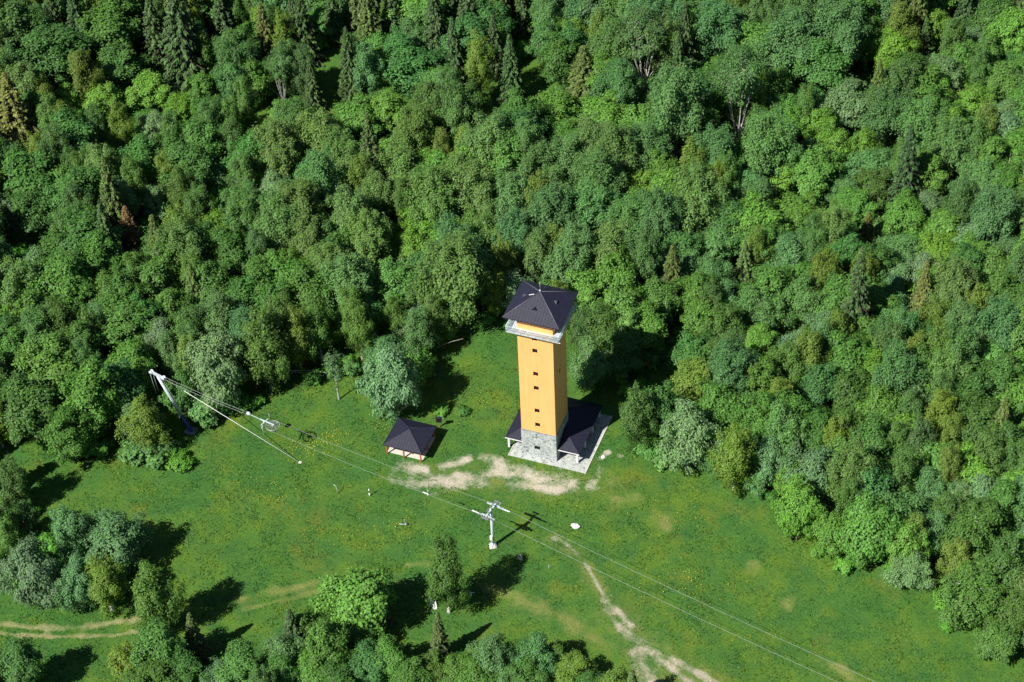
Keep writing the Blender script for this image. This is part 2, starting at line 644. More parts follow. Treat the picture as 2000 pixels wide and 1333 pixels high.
def wearat(x, y):
    r = np.zeros(np.shape(x))
    for xs, ys, wv in WEAR[1:]:
        i = ((x - xs[0]) / .3).astype(int)
        j = ((y - ys[0]) / .3).astype(int)
        ok = (i >= 0) & (j >= 0) & (i < len(xs)) & (j < len(ys))
        r[ok] = np.maximum(r[ok], wv[j[ok], i[ok]])
    return r


# paved apron round the tower, with a kerb
pv = MB()
pv.box((-5.0, -4.15, -.25), (8.35, 9.95, .09))
pv.build('stone_paving', M['paving'], kind='structure')
kb = MB()
kb.box((8.352, -4.28, -.25), (8.5, 10.07, .15))
kb.box((-5.15, -4.28, -.25), (-5.002, 10.07, .15))
kb.build('kerb', M['concrete'], kind='structure')


# ------------------------------------------------------------------ lookout tower
TW = empty('lookout_tower', (0, 0, 0))
tag(TW, 'tall orange lookout tower with stone base, balcony and dark pyramid roof', 'tower')
FRONT_Z = [7.58, 10.81, 15.93, 19.08, 24.15, 26.77]
WW, WH = .86, .98


def wall_holes(name, mat, parent, face, off, lo, hi, z0, z1, holes, depth=.28):
    """face 0:-y 1:+x 2:+y 3:-x ; a wall sheet with window openings and their reveals"""
    def P(u, z, d=0.0):
        if face == 0:
            return (u, -off + d, z)
        if face == 2:
            return (-u, off - d, z)
        if face == 1:
            return (off - d, u, z)
        return (-off + d, -u, z)
    b = MB()
    us = sorted({lo, hi} | {a for h in holes for a in (h[0], h[1])})
    zs = sorted({z0, z1} | {a for h in holes for a in (h[2], h[3])})
    for a, c in zip(us[:-1], us[1:]):
        for d, e in zip(zs[:-1], zs[1:]):
            mu, mz = (a + c) / 2, (d + e) / 2
            if any(h[0] < mu < h[1] and h[2] < mz < h[3] for h in holes):
                continue
            b.add([P(a, d), P(c, d), P(c, e), P(a, e)], [(0, 1, 2, 3)])
    for h in holes:
        a, c, d, e = h
        for (u1, w1), (u2, w2) in (((a, d), (c, d)), ((c, d), (c, e)), ((c, e), (a, e)), ((a, e), (a, d))):
            b.add([P(u1, w1), P(u2, w2), P(u2, w2, depth), P(u1, w1, depth)], [(0, 1, 2, 3)])
    o = b.build(name, mat, parent)
    for h in holes:
        a, c, d, e = h
        wn = MB()
        t = .06
        for (u1, u2, w1, w2) in ((a, c, d, d + t), (a, c, e - t, e), (a, a + t, d + t, e - t), (c - t, c, d + t, e - t)):
            pts = [P(u, z, k) for k in (depth - .05, depth + .02) for u, z in ((u1, w1), (u2, w1), (u2, w2), (u1, w2))]
            wn.add(pts, [(0, 1, 2, 3), (7, 6, 5, 4), (0, 4, 5, 1), (1, 5, 6, 2), (2, 6, 7, 3), (3, 7, 4, 0)])
        wf = wn.build('window', M['brown'], parent)
        pb = MB()
        pb.add([P(a, d, depth - .01), P(c, d, depth - .01), P(c, e, depth - .01), P(a, e, depth - .01)], [(0, 1, 2, 3)])
        pb.build('pane', M['dark'], wf)
    return o


def hole(u, z, w_=WW, h_=WH):
    return (u - w_ / 2, u + w_ / 2, z - h_ / 2, z + h_ / 2)


ZS = 5.93
wall_holes('wall', M['plaster'], TW, 0, 3.0, -3, 3, ZS, 31.7, [hole(-.12, z) for z in FRONT_Z])
wall_holes('wall', M['plaster'], TW, 1, 3.0, -3, 3, ZS, 31.7, [hole(-.33, 18.45, .6, 1.0), hole(0, 29.4, 1.0, 2.0)])
wall_holes('wall', M['plaster'], TW, 2, 3.0, -3, 3, ZS, 31.7, [hole(0, 13.0), hole(0, 21.0)])
wall_holes('wall', M['plaster'], TW, 3, 3.0, -3, 3, ZS, 31.7, [hole(0, 15.0), hole(0, 23.0)])
for fc in range(4):
    wall_holes('stone_base', M['stone'], TW, fc, 3.07, -3.07, 3.07, 0.0, ZS + .001, [hole(-.3, 2.19, 1.0, .95)] if fc == 0 else [])
lg = MB()
for s in ((-3.07, -3.07, 3.07, -2.99), (-3.07, 2.99, 3.07, 3.07), (-3.07, -2.99, -2.99, 2.99), (2.99, -2.99, 3.07, 2.99)):
    lg.box((s[0] - .03 * (s[0] < -3), s[1] - .03 * (s[1] < -3), ZS - .05), (s[2] + .03 * (s[2] > 3), s[3] + .03 * (s[3] > 3), ZS + .05))
lg.build('stone_ledge', M['galvdull'], TW)


def hip_roof(parent, name, cx, cy, hx, hy, ze, za, seam=.5, capr=.07, thick=.16, capmat=None):
    rf = MB()
    c = [(cx - hx, cy - hy), (cx + hx, cy - hy), (cx + hx, cy + hy), (cx - hx, cy + hy)]
    v = [(x, y, ze) for x, y in c] + [(x, y, ze - thick) for x, y in c] + [(cx, cy, za), (cx, cy, za - thick)]
    rf.add(v, [(0, 1, 8), (1, 2, 8), (2, 3, 8), (3, 0, 8), (4, 5, 1, 0), (5, 6, 2, 1), (6, 7, 3, 2), (7, 4, 0, 3), (9, 5, 4), (9, 6, 5), (9, 7, 6), (9, 4, 7)])
    o = rf.build(name, M['roof'], parent)
    sm = MB()
    A = Vector((cx, cy, za))
    for k in range(4):
        p0 = Vector((*c[k], ze))
        p1 = Vector((*c[(k + 1) % 4], ze))
        mid = (p0 + p1) / 2
        nrm = (p1 - p0).cross(A - p0).normalized()
        L = (p1 - p0).length
        nrib = int(L / seam)
        for i in range(1, nrib):
            t = i / nrib
            s = 1 - abs(2 * t - 1)
            a = p0.lerp(p1, t)
            b = a + (A - mid) * s
            if (b - a).length > .3:
                sm.bar(a + nrm * .02, b + nrm * .02, .05, .045, nrm)
    sm.build('roof_seams', M['roof'], o, 'stuff')
    for k in range(4):
        h = MB()
        h.tube([Vector((*c[k], ze + .03)), A + Vector((0, 0, .04))], capr, 6)
        h.build('hip_cap', capmat or M['roofcap'], o)
    return o, c, A


RY = -.06
rf, rc, RA = hip_roof(TW, 'roof', 0, RY, 4.7, 4.63, 31.62, 34.35)
# dormer vents, one per slope
for k, (dx, dy) in enumerate(((0, -1), (1, 0), (0, 1), (-1, 0))):
    H = 4.66
    sl_ = (34.35 - 31.62) / H
    side = Vector((-dy, dx, 0))
    out = Vector((dx, dy, 0))

    def rp(d, s):            # point on the slope, d from the axis
        return Vector((0, RY, 34.35 - d * sl_)) + out * d + side * s
    f0, f1 = rp(2.75, -.42), rp(2.75, .42)
    top = (f0 + f1) / 2 + Vector((0, 0, .34))
    bk = rp(2.75 - .34 / sl_ * .98, 0)
    d_ = MB()
    d_.add([f0, f1, top, bk], [(1, 3, 2), (0, 2, 3)])
    f0b, f1b, tb, bb = [p + Vector((0, 0, .05)) for p in (f0, f1, top, bk)]
    d_.add([f0b + out * .08 - side * .08, f1b + out * .08 + side * .08, tb + out * .1, bb], [(1, 3, 2), (0, 2, 3)])
    dm = d_.build('dormer', M['roof'], rf)
    dk = MB()
    dk.add([f0 + out * .01, f1 + out * .01, top + out * .01], [(0, 1, 2)])
    dk.build('dormer_opening', M['dark'], rf)
fn = MB()
fn.tube([RA, RA + Vector((0, 0, .35))], .12, 8)
fn.tube([RA + Vector((0, 0, .35)), RA + Vector((0, 0, 2.0))], .03, 6)
fn.build('lightning_rod', M['galv'], TW)
st = MB()
pL = Vector((-1.15, RY - .55, 33.78))
st.bar(pL + Vector((-.5, .0, -.12)), pL + Vector((.35, .0, .28)), .12, .06)
st.build('roof_step', M['whitepaint'], TW)
# soffit beam under the eaves
sf = MB()
sf.box((-3.25, -3.25, 31.0), (3.25, -3.003, 31.4))
sf.box((-3.25, 3.003, 31.0), (3.25, 3.25, 31.4))
sf.box((-3.25, -3.003, 31.0), (-3.003, 3.003, 31.4))
sf.box((3.003, -3.003, 31.0), (3.25, 3.003, 31.4))
sf.build('eaves_beam', M['wood'], TW)

# balcony
ZP, BP = 28.4, 4.37
pl = MB()
for a, b in (((-BP, -BP), (BP, -3.002)), ((-BP, 3.002), (BP, BP)), ((-BP, -3.002), (-3.002, 3.002)), ((3.002, -3.002), (BP, 3.002))):
    pl.box((a[0], a[1], ZP - .12), (b[0], b[1], ZP))
bal = pl.build('balcony_floor', M['galv'], TW)
for s in (-1, 1):
    for u in (-2.9, -1.0, 1.0, 2.9):
        for ax in (0, 1):
            bk = MB()

            def Q(o_, u_, z_):
                return (u_, s * o_, z_) if ax == 0 else (s * o_, u_, z_)
            bk.bar(Q(3.0, u, ZP - .2), Q(BP - .1, u, ZP - .2), .1, .14)
            bk.bar(Q(3.02, u, ZP - 1.2), Q(BP - .3, u, ZP - .3), .08, .08)
            bk.build('bracket', M['galvdull'], bal)
cor = [(-BP, -BP), (BP, -BP), (BP, BP), (-BP, BP)]
for k in range(4):
    a = Vector((*cor[k], ZP))
    b = Vector((*cor[(k + 1) % 4], ZP))
    for i in range(7):
        p = a.lerp(b, i / 7)
        ps = MB()
        ps.tube([p, p + Vector((0, 0, 1.15))], .035, 6)
        ps.build('railing_post', M['galv'], TW)
    for z in (.1, .62, 1.15):
        rl = MB()
        rl.tube([a + Vector((0, 0, z)), b + Vector((0, 0, z))], .04 if z > 1 else .028, 6)
        rl.build('rail', M['galv'], TW)
    bl = MB()
    n_ = 60
    for i in range(n_):
        p = a.lerp(b, (i + .5) / n_)
        bl.bar(p + Vector((0, 0, .1)), p + Vector((0, 0, 1.1)), .05, .02, (b - a).normalized())
    bl.build('railing_infill', M['mesh'], TW, 'stuff')
sp = MB()
sp.tube([(BP + .02, -BP + .1, ZP - .1), (BP + .35, -BP + .05, ZP - .02)], .07, 8)
sp.build('rain_spout', M['whitepaint'], TW)

# annex under a low hip roof wrapped round the tower foot
AY0, AY1, AX, AZ = -2.67, 9.6, 6.53, 2.6
ACX = .39
acy = (AY0 + AY1) / 2
hip, hc, hA = hip_roof(TW, 'annex_roof', ACX, acy, AX, (AY1 - AY0) / 2, AZ, AZ + 2.75, capr=.05, capmat=M['roof'])
gt = MB()
gt.box((ACX - AX, AY0 - .09, AZ - .17), (ACX + AX, AY0 - .003, AZ - .05))
gt.build('gutter', M['whitepaint'], hip)
for x in (ACX - 6.05, ACX + 6.05):
    for y in (AY0 + .45, 1.6, 5.4, AY1 - .45):
        ps = MB()
        ps.box((x - .16, y - .16, .05), (x + .16, y + .16, AZ - .1))
        ps.build('annex_post', M['whitepaint'], TW)
aw = MB()
for a, b in (((-4.3, 3.08), (-4.1, 8.2)), ((4.1, 3.08), (4.3, 8.2)), ((-4.1, 8.0), (4.1, 8.2))):
    aw.box((a[0], a[1], .05), (b[0], b[1], 2.9))
aw.build('annex_wall', M['plaster'], TW)

# ------------------------------------------------------------------ gazebo, its table, the board
GX, GY = -21.45, -7.2
gz = empty('gazebo', (GX, GY, 0))
tag(gz, 'open timber gazebo with dark hipped roof on red-brown posts', 'gazebo')
hip_roof(gz, 'roof', 0, 0, 3.5, 3.45, 2.48, 4.15, capr=.05, capmat=M['roof'])
fl = MB()
fl.box((-3.2, -2.6, -.2), (3.2, 3.2, .07))
fl.build('floor_slab', M['concrete'], gz)
for x in (-3.05, 0, 3.05):
    for y in (-3.0, 0, 3.0):
        if x == 0 and y == 0:
            continue
        ps = MB()
        ps.box((x - .1, y - .1, .05), (x + .1, y + .1, 2.45))
        ps.build('post', M['wood'], gz)
for s in (-1, 1):
    bm_ = MB()
    bm_.box((-3.3, s * 3.0 - .09, 2.22), (3.3, s * 3.0 + .09, 2.4))
    bm_.build('beam', M['wood'], gz)
    bm_ = MB()
    bm_.box((s * 3.05 - .085, -2.9, 2.21), (s * 3.05 + .085, 2.9, 2.395))
    bm_.build('beam', M['wood'], gz)


def plank_thing(name, label, cat, loc, w_, d_, h_, planks, group=None):
    r = tag(empty(name, loc), label, cat, group)
    for i in range(planks):
        y = -d_ / 2 + d_ * (i + .5) / planks
        b = MB()
        b.box((-w_ / 2, y - d_ / planks * .46, h_ - .05), (w_ / 2, y + d_ / planks * .46, h_))
        b.build('plank', M['wood'], r)
    for s in (-1, 1):
        b = MB()
        b.box((s * w_ * .38 - .05, -d_ * .42, 0), (s * w_ * .38 + .05, d_ * .42, h_ - .052))
        b.build('leg', M['wood'], r)
    return r


plank_thing('picnic_table', 'red-brown plank picnic table under the gazebo roof', 'table', (GX + .2, GY - 1.0, .07), 2.4, .85, .76, 5)
plank_thing('bench', 'low plank bench on the open front side of the picnic table', 'bench', (GX + .2, GY - 1.75, .07), 2.2, .3, .45, 2)
plank_thing('bench', 'low plank bench behind the picnic table inside the gazebo', 'bench', (GX + .2, GY - .2, .07), 2.2, .3, .45, 2)

bd = tag(empty('notice_board', (-18.5, -1.6, 0), math.radians(20)), 'dark notice board on red-brown post beside the gazebo corner', 'notice board')
b = MB()
b.box((-.08, -.08, -.2), (.08, .08, 2.1))
b.build('post', M['wood'], bd)
b = MB()
b.bar((0, -.12, 1.25), (0, -.28, 2.35), .95, .06, (0, 1, 0))
b.build('panel', M['roof'], bd)
b = MB()
b.bar((-.6, -.2, 2.4), (.6, -.2, 2.4), .6, .06)
b.build('small_roof', M['roof'], bd)

# ------------------------------------------------------------------ ski tow
LD = Vector((.984, -.178, 0)).normalized()     # along the tow line, downhill
LP = Vector((.178, .984, 0)).normalized()      # across it
BW = Vector((-41.8, -16.5, 7.2))
MID = Vector((-.4, -23.9, 0))

# line mast
lm = tag(empty('lift_mast', MID), 'grey steel ski tow mast with sheave trains on both arms', 'lift mast')
pole = MB()
pole.tube([(0, 0, .1), (0, 0, 3.0), (0, 0, 8.7)], [.27, .25, .2], 14)
pole.build('pole', M['galv'], lm)
ft = MB()
ft.tube([(0, 0, -.3), (0, 0, .15), (0, 0, .7)], [.95, .8, .3], 4)
ft.build('footing', M['concrete'], lm)
for s in (-1, 1):
    g_ = MB()
    for a in (LP, LD):
        g_.bar(Vector((0, 0, 1.2)), a * s * .75 + Vector((0, 0, .05)), .07, .3, a.cross(Vector((0, 0, 1))))
    g_.build('gusset', M['galv'], lm)
cb = MB()
cb.box((-.34, -.42, 1.7), (.1, -.2, 2.6))
cb.build('control_box', M['whitepaint'], lm)
arm = MB()
arm.bar(LP * -1.55 + Vector((0, 0, 8.35)), LP * 1.55 + Vector((0, 0, 8.35)), .26, .32)
arm.build('crossarm', M['galv'], lm)
tp = MB()
tp.bar(LP * -1.3 + Vector((0, 0, 9.25)), LP * 1.3 + Vector((0, 0, 9.25)), .1, .1)
tp.bar(LP * -1.0 + Vector((0, 0, 8.4)), LP * -.6 + Vector((0, 0, 9.25)), .08, .08)
tp.bar(LP * 1.0 + Vector((0, 0, 8.4)), LP * .6 + Vector((0, 0, 9.25)), .08, .08)
tp.build('top_frame', M['galvdull'], lm)
for s in (-1, 1):
    tr = MB()
    c0 = LP * s * 1.28 + Vector((0, 0, 8.12))
    tr.bar(c0 - LD * 1.5, c0 + LD * 1.5, .12, .2)
    tr.bar(c0 - LD * .9 + Vector((0, 0, .25)), c0 + LD * .9 + Vector((0, 0, .25)), .1, .14)
    tr_o = tr.build('sheave_beam', M['galv'], lm)
    for t in (-1.35, -.9, -.45, 0, .45, .9, 1.35):
        sh = MB()
        cc = c0 + LD * t + LP * s * .16 + Vector((0, 0, -.02))
        sh.tube([cc - LP * .05, cc + LP * .05], .2, 12)
        sh.build('sheave', M['galvdull'], tr_o)
    cg = MB()                                   # cable catcher blade reaching out past the sheaves
    cg.bar(c0 + LD * (-1.5 if s < 0 else 1.5), c0 + LD * (-2.7 if s < 0 else 2.7) + Vector((0, 0, .06)), .2, .05)
    cg.build('cable_catcher', M['whitepaint'], lm)
    cg = MB()                                   # service step beside the sheaves
    cg.bar(c0 - LD * .4, c0 + LP * s * .75 - LD * .4 + Vector((0, 0, .3)), .08, .08)
    cg.bar(c0 + LD * .5, c0 + LP * s * .7 + LD * .5 + Vector((0, 0, .3)), .08, .08)
    cg.bar(c0 + LP * s * .72 - LD * .6 + Vector((0, 0, .3)), c0 + LP * s * .72 + LD * .7 + Vector((0, 0, .3)), .3, .04)
    cg.build('service_step', M['galvdull'], lm)

# leaning tension mast
TB = Vector((-58.4, -15.7, 0))
TT = Vector((-63.9, -14.3, 10.0))
tm = tag(empty('tension_mast', TB), 'tall leaning steel tension mast with blue painted foot', 'lift mast')
dv = (TT - TB)
axd = dv.normalized()
for nm, a, c_, r0, r1, mt in (('pole_foot', -.03, .30, .36, .335, 'bluepaint'), ('pole', .30, 1.0, .33, .22, 'galv')):
    b = MB()
    b.tube([dv * a, dv * c_], [r0, r1], 14)
    b.build(nm, M[mt], tm)
b = MB()
b.box((-1.0, -.9, -.4), (1.0, .9, .14))
b.build('footing', M['galvdull'], tm)
b = MB()
hd = dv + axd * .2
b.bar(hd - LD * 1.3 + Vector((0, 0, .25)), hd + LD * 1.6 - Vector((0, 0, .15)), .35, .35)
b.build('head_beam', M['galv'], tm)
for t in (-1.1, 1.4):
    b = MB()
    c_ = hd + LD * t + Vector((0, 0, .2 if t < 0 else -.1))
    b.tube([c_ - LP * .3, c_ - LP * .16], .38, 14)
    b.tube([c_ + LP * .16, c_ + LP * .3], .38, 14)
    b.build('pulley', M['galv'], tm)
b = MB()
for s in (-.28, .28):
    b.tube([dv * .1 + axd.cross(LP) * -.42 + LP * s, dv * .97 + axd.cross(LP) * -.34 + LP * s], .03, 5)
for i in range(24):
    p = dv * (.1 + .87 * i / 23) + axd.cross(LP) * -.4
    b.bar(p - LP * .28, p + LP * .28, .035, .035)
b.build('ladder', M['galvdull'], tm)
for s in (-.35, .25):
    b = MB()
    p = hd - LD * 1.1 + LP * s + Vector((0, 0, -.1))
    b.tube([p, p + LD * .5 + Vector((0, 0, -4.2))], .045, 5)
    b.build('hanging_rope', M['rope'], tm)
head_w = TB + hd

# return wheel on its carriage, held by the tension ropes
bw = tag(empty('return_wheel', BW), 'large spoked return wheel hanging from the tension ropes', 'wheel')
b = MB()
b.ring((0, 0, 0), (0, 0, 1), 1.17, .07, 36, 8)
b.ring((0, 0, -.2), (0, 0, 1), 1.1, .05, 36, 6)
b.build('rim', M['galvdull'], bw)
for k in range(8):
    t = k * math.pi / 4 + .2
    b = MB()
    b.bar((0, 0, 0), (1.12 * math.cos(t), 1.12 * math.sin(t), 0), .1, .08)
    b.build('spoke', M['galvdull'], bw)
b = MB()
b.tube([(0, 0, -.35), (0, 0, .35)], .22, 12)
b.build('hub', M['galvdull'], bw)
b = MB()
b.bar(LD * -2.6 + Vector((0, 0, .3)), LD * .3 + Vector((0, 0, .3)), .2, .14)
b.bar(LD * -1.6 + LP * -1.1 + Vector((0, 0, .32)), LD * -1.4 + LP * .7 + Vector((0, 0, .32)), .16, .12)
b.tube([LD * -1.0 + LP * .55 + Vector((0, 0, .3)), LD * -1.0 + LP * .55 + Vector((0, 0, 1.9))], .035, 6)
b.bar(LD * -1.9 + LP * .1 + Vector((0, 0, .2)), LD * -1.2 + LP * -1.5 + Vector((0, 0, .1)), .12, .08)
b.tube([LD * -1.2 + LP * -1.3 + Vector((0, 0, .1)), LD * -1.2 + LP * -1.3 + Vector((0, 0, -2.0))], .03, 6)
b.build('carriage', M['galv'], bw)
CW = BW - LD * 4.9 + Vector((0, 0, .45))
pb = tag(empty('pulley_block', CW), 'small pale pulley block on the ropes between leaning mast and return wheel', 'pulley')
b = MB()
b.tube([(-LP.x * .14, -LP.y * .14, 0), (LP.x * .14, LP.y * .14, 0)], .42, 16)
b.build('sheave', M['galv'], pb)
b = MB()
b.bar((0, 0, 0), tuple(LD * 2.35 + Vector((0, 0, -.15))), .09, .08)
b.tube([tuple(LP * -.22 + Vector((0, 0, 0))), tuple(LP * .22)], .3, 12)
b.build('bracket', M['galv'], pb)


def cable(name, label, a, b_, r, sag=0.0, group=None, mat='rope', n=14):
    a = Vector(a)
    b_ = Vector(b_)
    mb = MB()
    pts = []
    for i in range(n + 1):
        t = i / n
        p = a.lerp(b_, t)
        p.z -= sag * 4 * t * (1 - t)
        pts.append(p - a)
    mb.tube(pts, r, 6)
    o = mb.build(name, M[mat], None)
    o.location = a
    return tag(o, label, 'cable', group)


RR = .019
for s in (-1, 1):
    side = 'on the gazebo side' if s > 0 else 'on the open meadow side'
    w0 = BW + LP * s * 1.17
    m0 = MID + LP * s * 1.28 + Vector((0, 0, 8.36)) + LP * s * .16
    e0 = m0 + LD * 62 + Vector((0, 0, -4.6))
    e1 = m0 + LD * 92 + Vector((0, 0, -5.6))
    cable('haul_cable', 'thin haul rope from return wheel to line mast, ' + side, w0, m0, RR, .5)
    cable('haul_cable', 'thin haul rope running down from line mast, ' + side, m0, e1, RR, 1.0)
for s in (-.26, .26):
    cable('tension_cable', 'pale tension rope from leaning mast head to pulley block, ' + ('upper of two' if s > 0 else 'lower of two'), head_w + LD * 1.4 + LP * s, CW + LP * s * .9, RR + .005, .25)
by = at(586, 904)
G0 = head_w + LD * 1.0
G1 = Vector((by[0], by[1], float(hgt(by[0], by[1]))))
gt = tag(empty('guy_rod', G1), 'long bright guy rod slanting from leaning mast head to the grass', 'guy rod')
b = MB()
b.tube([Vector((0, 0, 0)), (G0 - G1) * .84], .045, 6)
b.build('rod', M['whitepaint'], gt)
b = MB()
b.tube([(G0 - G1) * .84, (G0 - G1)], .03, 6)
b.build('rope', M['rope'], gt)
b = MB()
b.box((-.25, -.25, -.3), (.25, .25, .06))
b.build('anchor', M['concrete'], gt)

# hanger clamped on the upper haul rope
hx = BW.lerp(MID + Vector((0, 0, 8.36)), .74) + LP * -1.27
tr_ = .74
hx.z = 7.2 + (8.36 - 7.2) * tr_ - .5 * 4 * tr_ * (1 - tr_)
hg = tag(empty('tow_hanger', hx), 'small white tow hanger clamped on the upper haul rope', 'hanger')
b = MB()
b.bar(LD * -1.0, LD * .1, .12, .1)
b.build('clamp', M['whitepaint'], hg)
b = MB()
b.tube([(0, 0, -.35), (0, 0, .12)], .09, 8)
b.tube([(0, 0, .12), (0, 0, .95)], .03, 6)
b.build('reel', M['whitepaint'], hg)


# ------------------------------------------------------------------ small things on the meadow
def ground_at(px, py):
    p = at(px, py)
    return Vector((p[0], p[1], float(hgt(p[0], p[1]))))


o = tag(empty('marker_post', ground_at(722, 969)), 'white marker post standing alone in the grass', 'post')
b = MB()
b.tube([(0, 0, -.1), (0, 0, .7)], .11, 8)
b.build('base', M['whitepaint'], o)
b = MB()
b.tube([(0, 0, .7), (0, 0, 2.0)], .04, 6)
b.build('rod', M['galvdull'], o)
b = MB()
b.tube([(0, 0, 1.3), (0, 0, 1.6)], [.16, .1], 8)
b.build('cap', M['whitepaint'], o)
o = tag(empty('bent_rod', ground_at(659, 962)), 'thin bent pale rod leaning in the grass', 'rod')
b = MB()
b.tube([(0, 0, -.1), (-.05, .05, .9), (-.25, .1, 1.6), (-.6, .1, 1.75)], .05, 6)
b.build('rod', M['galv'], o)
o = tag(empty('fallen_hanger', ground_at(793, 1027)), 'pale metal hanger lying in the grass', 'hanger')
b = MB()
b.tube([(0, 0, .1), (-1.1, -.3, .25)], .05, 6)
b.build('rod', M['galv'], o)
b = MB()
b.tube([(0, 0, -.02), (.05, 0, .42)], [.26, .2], 10)
b.build('reel', M['galvdull'], o)
b = MB()
b.tube([(-.3, .2, 0), (-.3, .22, 1.1)], .03, 6)
b.build('spike', M['galv'], o)


def rock(name, label, px, py, sx, sy, sz, seed):
    r = np.random.default_rng(seed)
    vs, fs = [], []
    nl, nr = 5, 9
    for i in range(nl + 1):
        ph = math.pi * i / nl
        for j in range(nr):
            t = 2 * math.pi * j / nr
            k = 1 + r.uniform(-.22, .22)
            vs.append((sx * math.sin(ph) * math.cos(t) * k, sy * math.sin(ph) * math.sin(t) * k, sz * (.35 - math.cos(ph) * .65 * k)))
    for i in range(nl):
        for j in range(nr):
            fs.append((i * nr + j, i * nr + (j + 1) % nr, (i + 1) * nr + (j + 1) % nr, (i + 1) * nr + j))
    mb = MB()
    mb.add(vs, fs)
    o = mb.build(name, M['rock'], None)
    o.location = ground_at(px, py)
    return tag(o, label, 'rock')


rock('boulder', 'angular white boulder lying in the grass below the tower', 1124, 1028, .72, .6, .55, 4)
rock('stone', 'small pale stone near the paved apron corner', 1178, 893, .35, .5, .2, 6)
o = tag(empty('ring_sign', ground_at(1016, 1091), math.radians(-15)), 'small grey upright frame on a bare dirt spot', 'frame')
b = MB()
b.tube([(-.28, 0, 0), (-.3, 0, .5), (-.2, 0, .95), (0, 0, 1.1), (.2, 0, .95), (.3, 0, .5), (.28, 0, 0)], .1, 8)
b.build('frame', M['whitepaint'], o)
b = MB()
b.box((-.4, -.2, -.1), (.4, .2, .1))
b.build('foot', M['concrete'], o)
o = tag(empty('lamp_post', ground_at(920, 1178)), 'thin post with small pale lamp box beside the conical tree', 'lamp post')
b = MB()
b.tube([(0, 0, -.1), (0, 0, 2.4)], .05, 6)
b.build('post', M['galvdull'], o)
b = MB()
b.box((-.17, -.14, 1.7), (.17, .14, 2.35))
b.build('lamp_box', M['whitepaint'], o)
b = MB()
b.bar((-.05, 0, 2.45), (.65, 0, 2.75), .08, .06)
b.bar((-.2, 0, 2.55), (.2, 0, 2.55), .18, .08)
b.build('arm', M['galv'], o)
o = tag(empty('white_slab', ground_at(846, 1180), math.radians(-52)), 'flat white slab lying beside the conical tree', 'slab')
b = MB()
b.add([(-1.2, -.55, .06), (1.1, -.35, .05), (1.25, .3, .05), (-.9, .6, .28), (-1.2, -.55, .22), (1.1, -.35, .18), (1.25, .3, .2), (-.9, .6, .45)],
      [(3, 2, 1, 0), (4, 5, 6, 7), (0, 1, 5, 4), (1, 2, 6, 5), (2, 3, 7, 6), (3, 0, 4, 7)])
b.build('slab', M['rock'], o)
o = tag(empty('thin_stake', ground_at(1072, 1112)), 'thin pale stake upright in the grass below the line mast', 'stake')
b = MB()
b.tube([(0, 0, -.1), (.02, 0, 1.2)], .035, 6)
b.build('rod', M['galv'], o)

# ------------------------------------------------------------------ trees


def unit(a):
    return a / (np.linalg.norm(a, axis=-1, keepdims=True) + 1e-9)


def leaf_cards(pos, nrm, ln, wd, along=None):
    n = len(pos)
    nrm = unit(nrm)
    r = rng.normal(size=(n, 3)) if along is None else along + rng.normal(size=(n, 3)) * .25
    t = unit(r - nrm * np.sum(r * nrm, 1, keepdims=True))
    b = np.cross(nrm, t)
    L = (ln * rng.uniform(.65, 1.35, n))[:, None] / 2
    W_ = (wd * rng.uniform(.65, 1.35, n))[:, None] / 2
    bend = nrm * L * .35
    v = np.stack([pos - t * L - bend * .5, pos + b * W_ - bend * .25, pos + t * L - bend, pos - b * W_ + bend * .1], 1).reshape(-1, 3)
    f = np.arange(n * 4).reshape(-1, 4)
    return v, f


def crown_mesh(name, parts, mat):
    V = np.concatenate([p[0] for p in parts])
    o = 0
    Fs = []
    for v, f in parts:
        Fs.append(f + o)
        o += len(v)
    return npmesh(name, V, np.concatenate(Fs), mat)


def limb(mb, a, b, r0, r1, n=5, seg=4, lift=.0):
    a = Vector(a)
    b = Vector(b)
    pts = []
    for i in range(seg + 1):
        t = i / seg
        p = a.lerp(b, t)
        p.z += lift * (t * (1 - t)) * 4
        k = .06 * (b - a).length * math.sin(math.pi * t)
        p += Vector((random.uniform(-k, k), random.uniform(-k, k), 0))
        pts.append(p)
    mb.tube(pts, [r0 + (r1 - r0) * i / seg for i in range(seg + 1)], n, False)


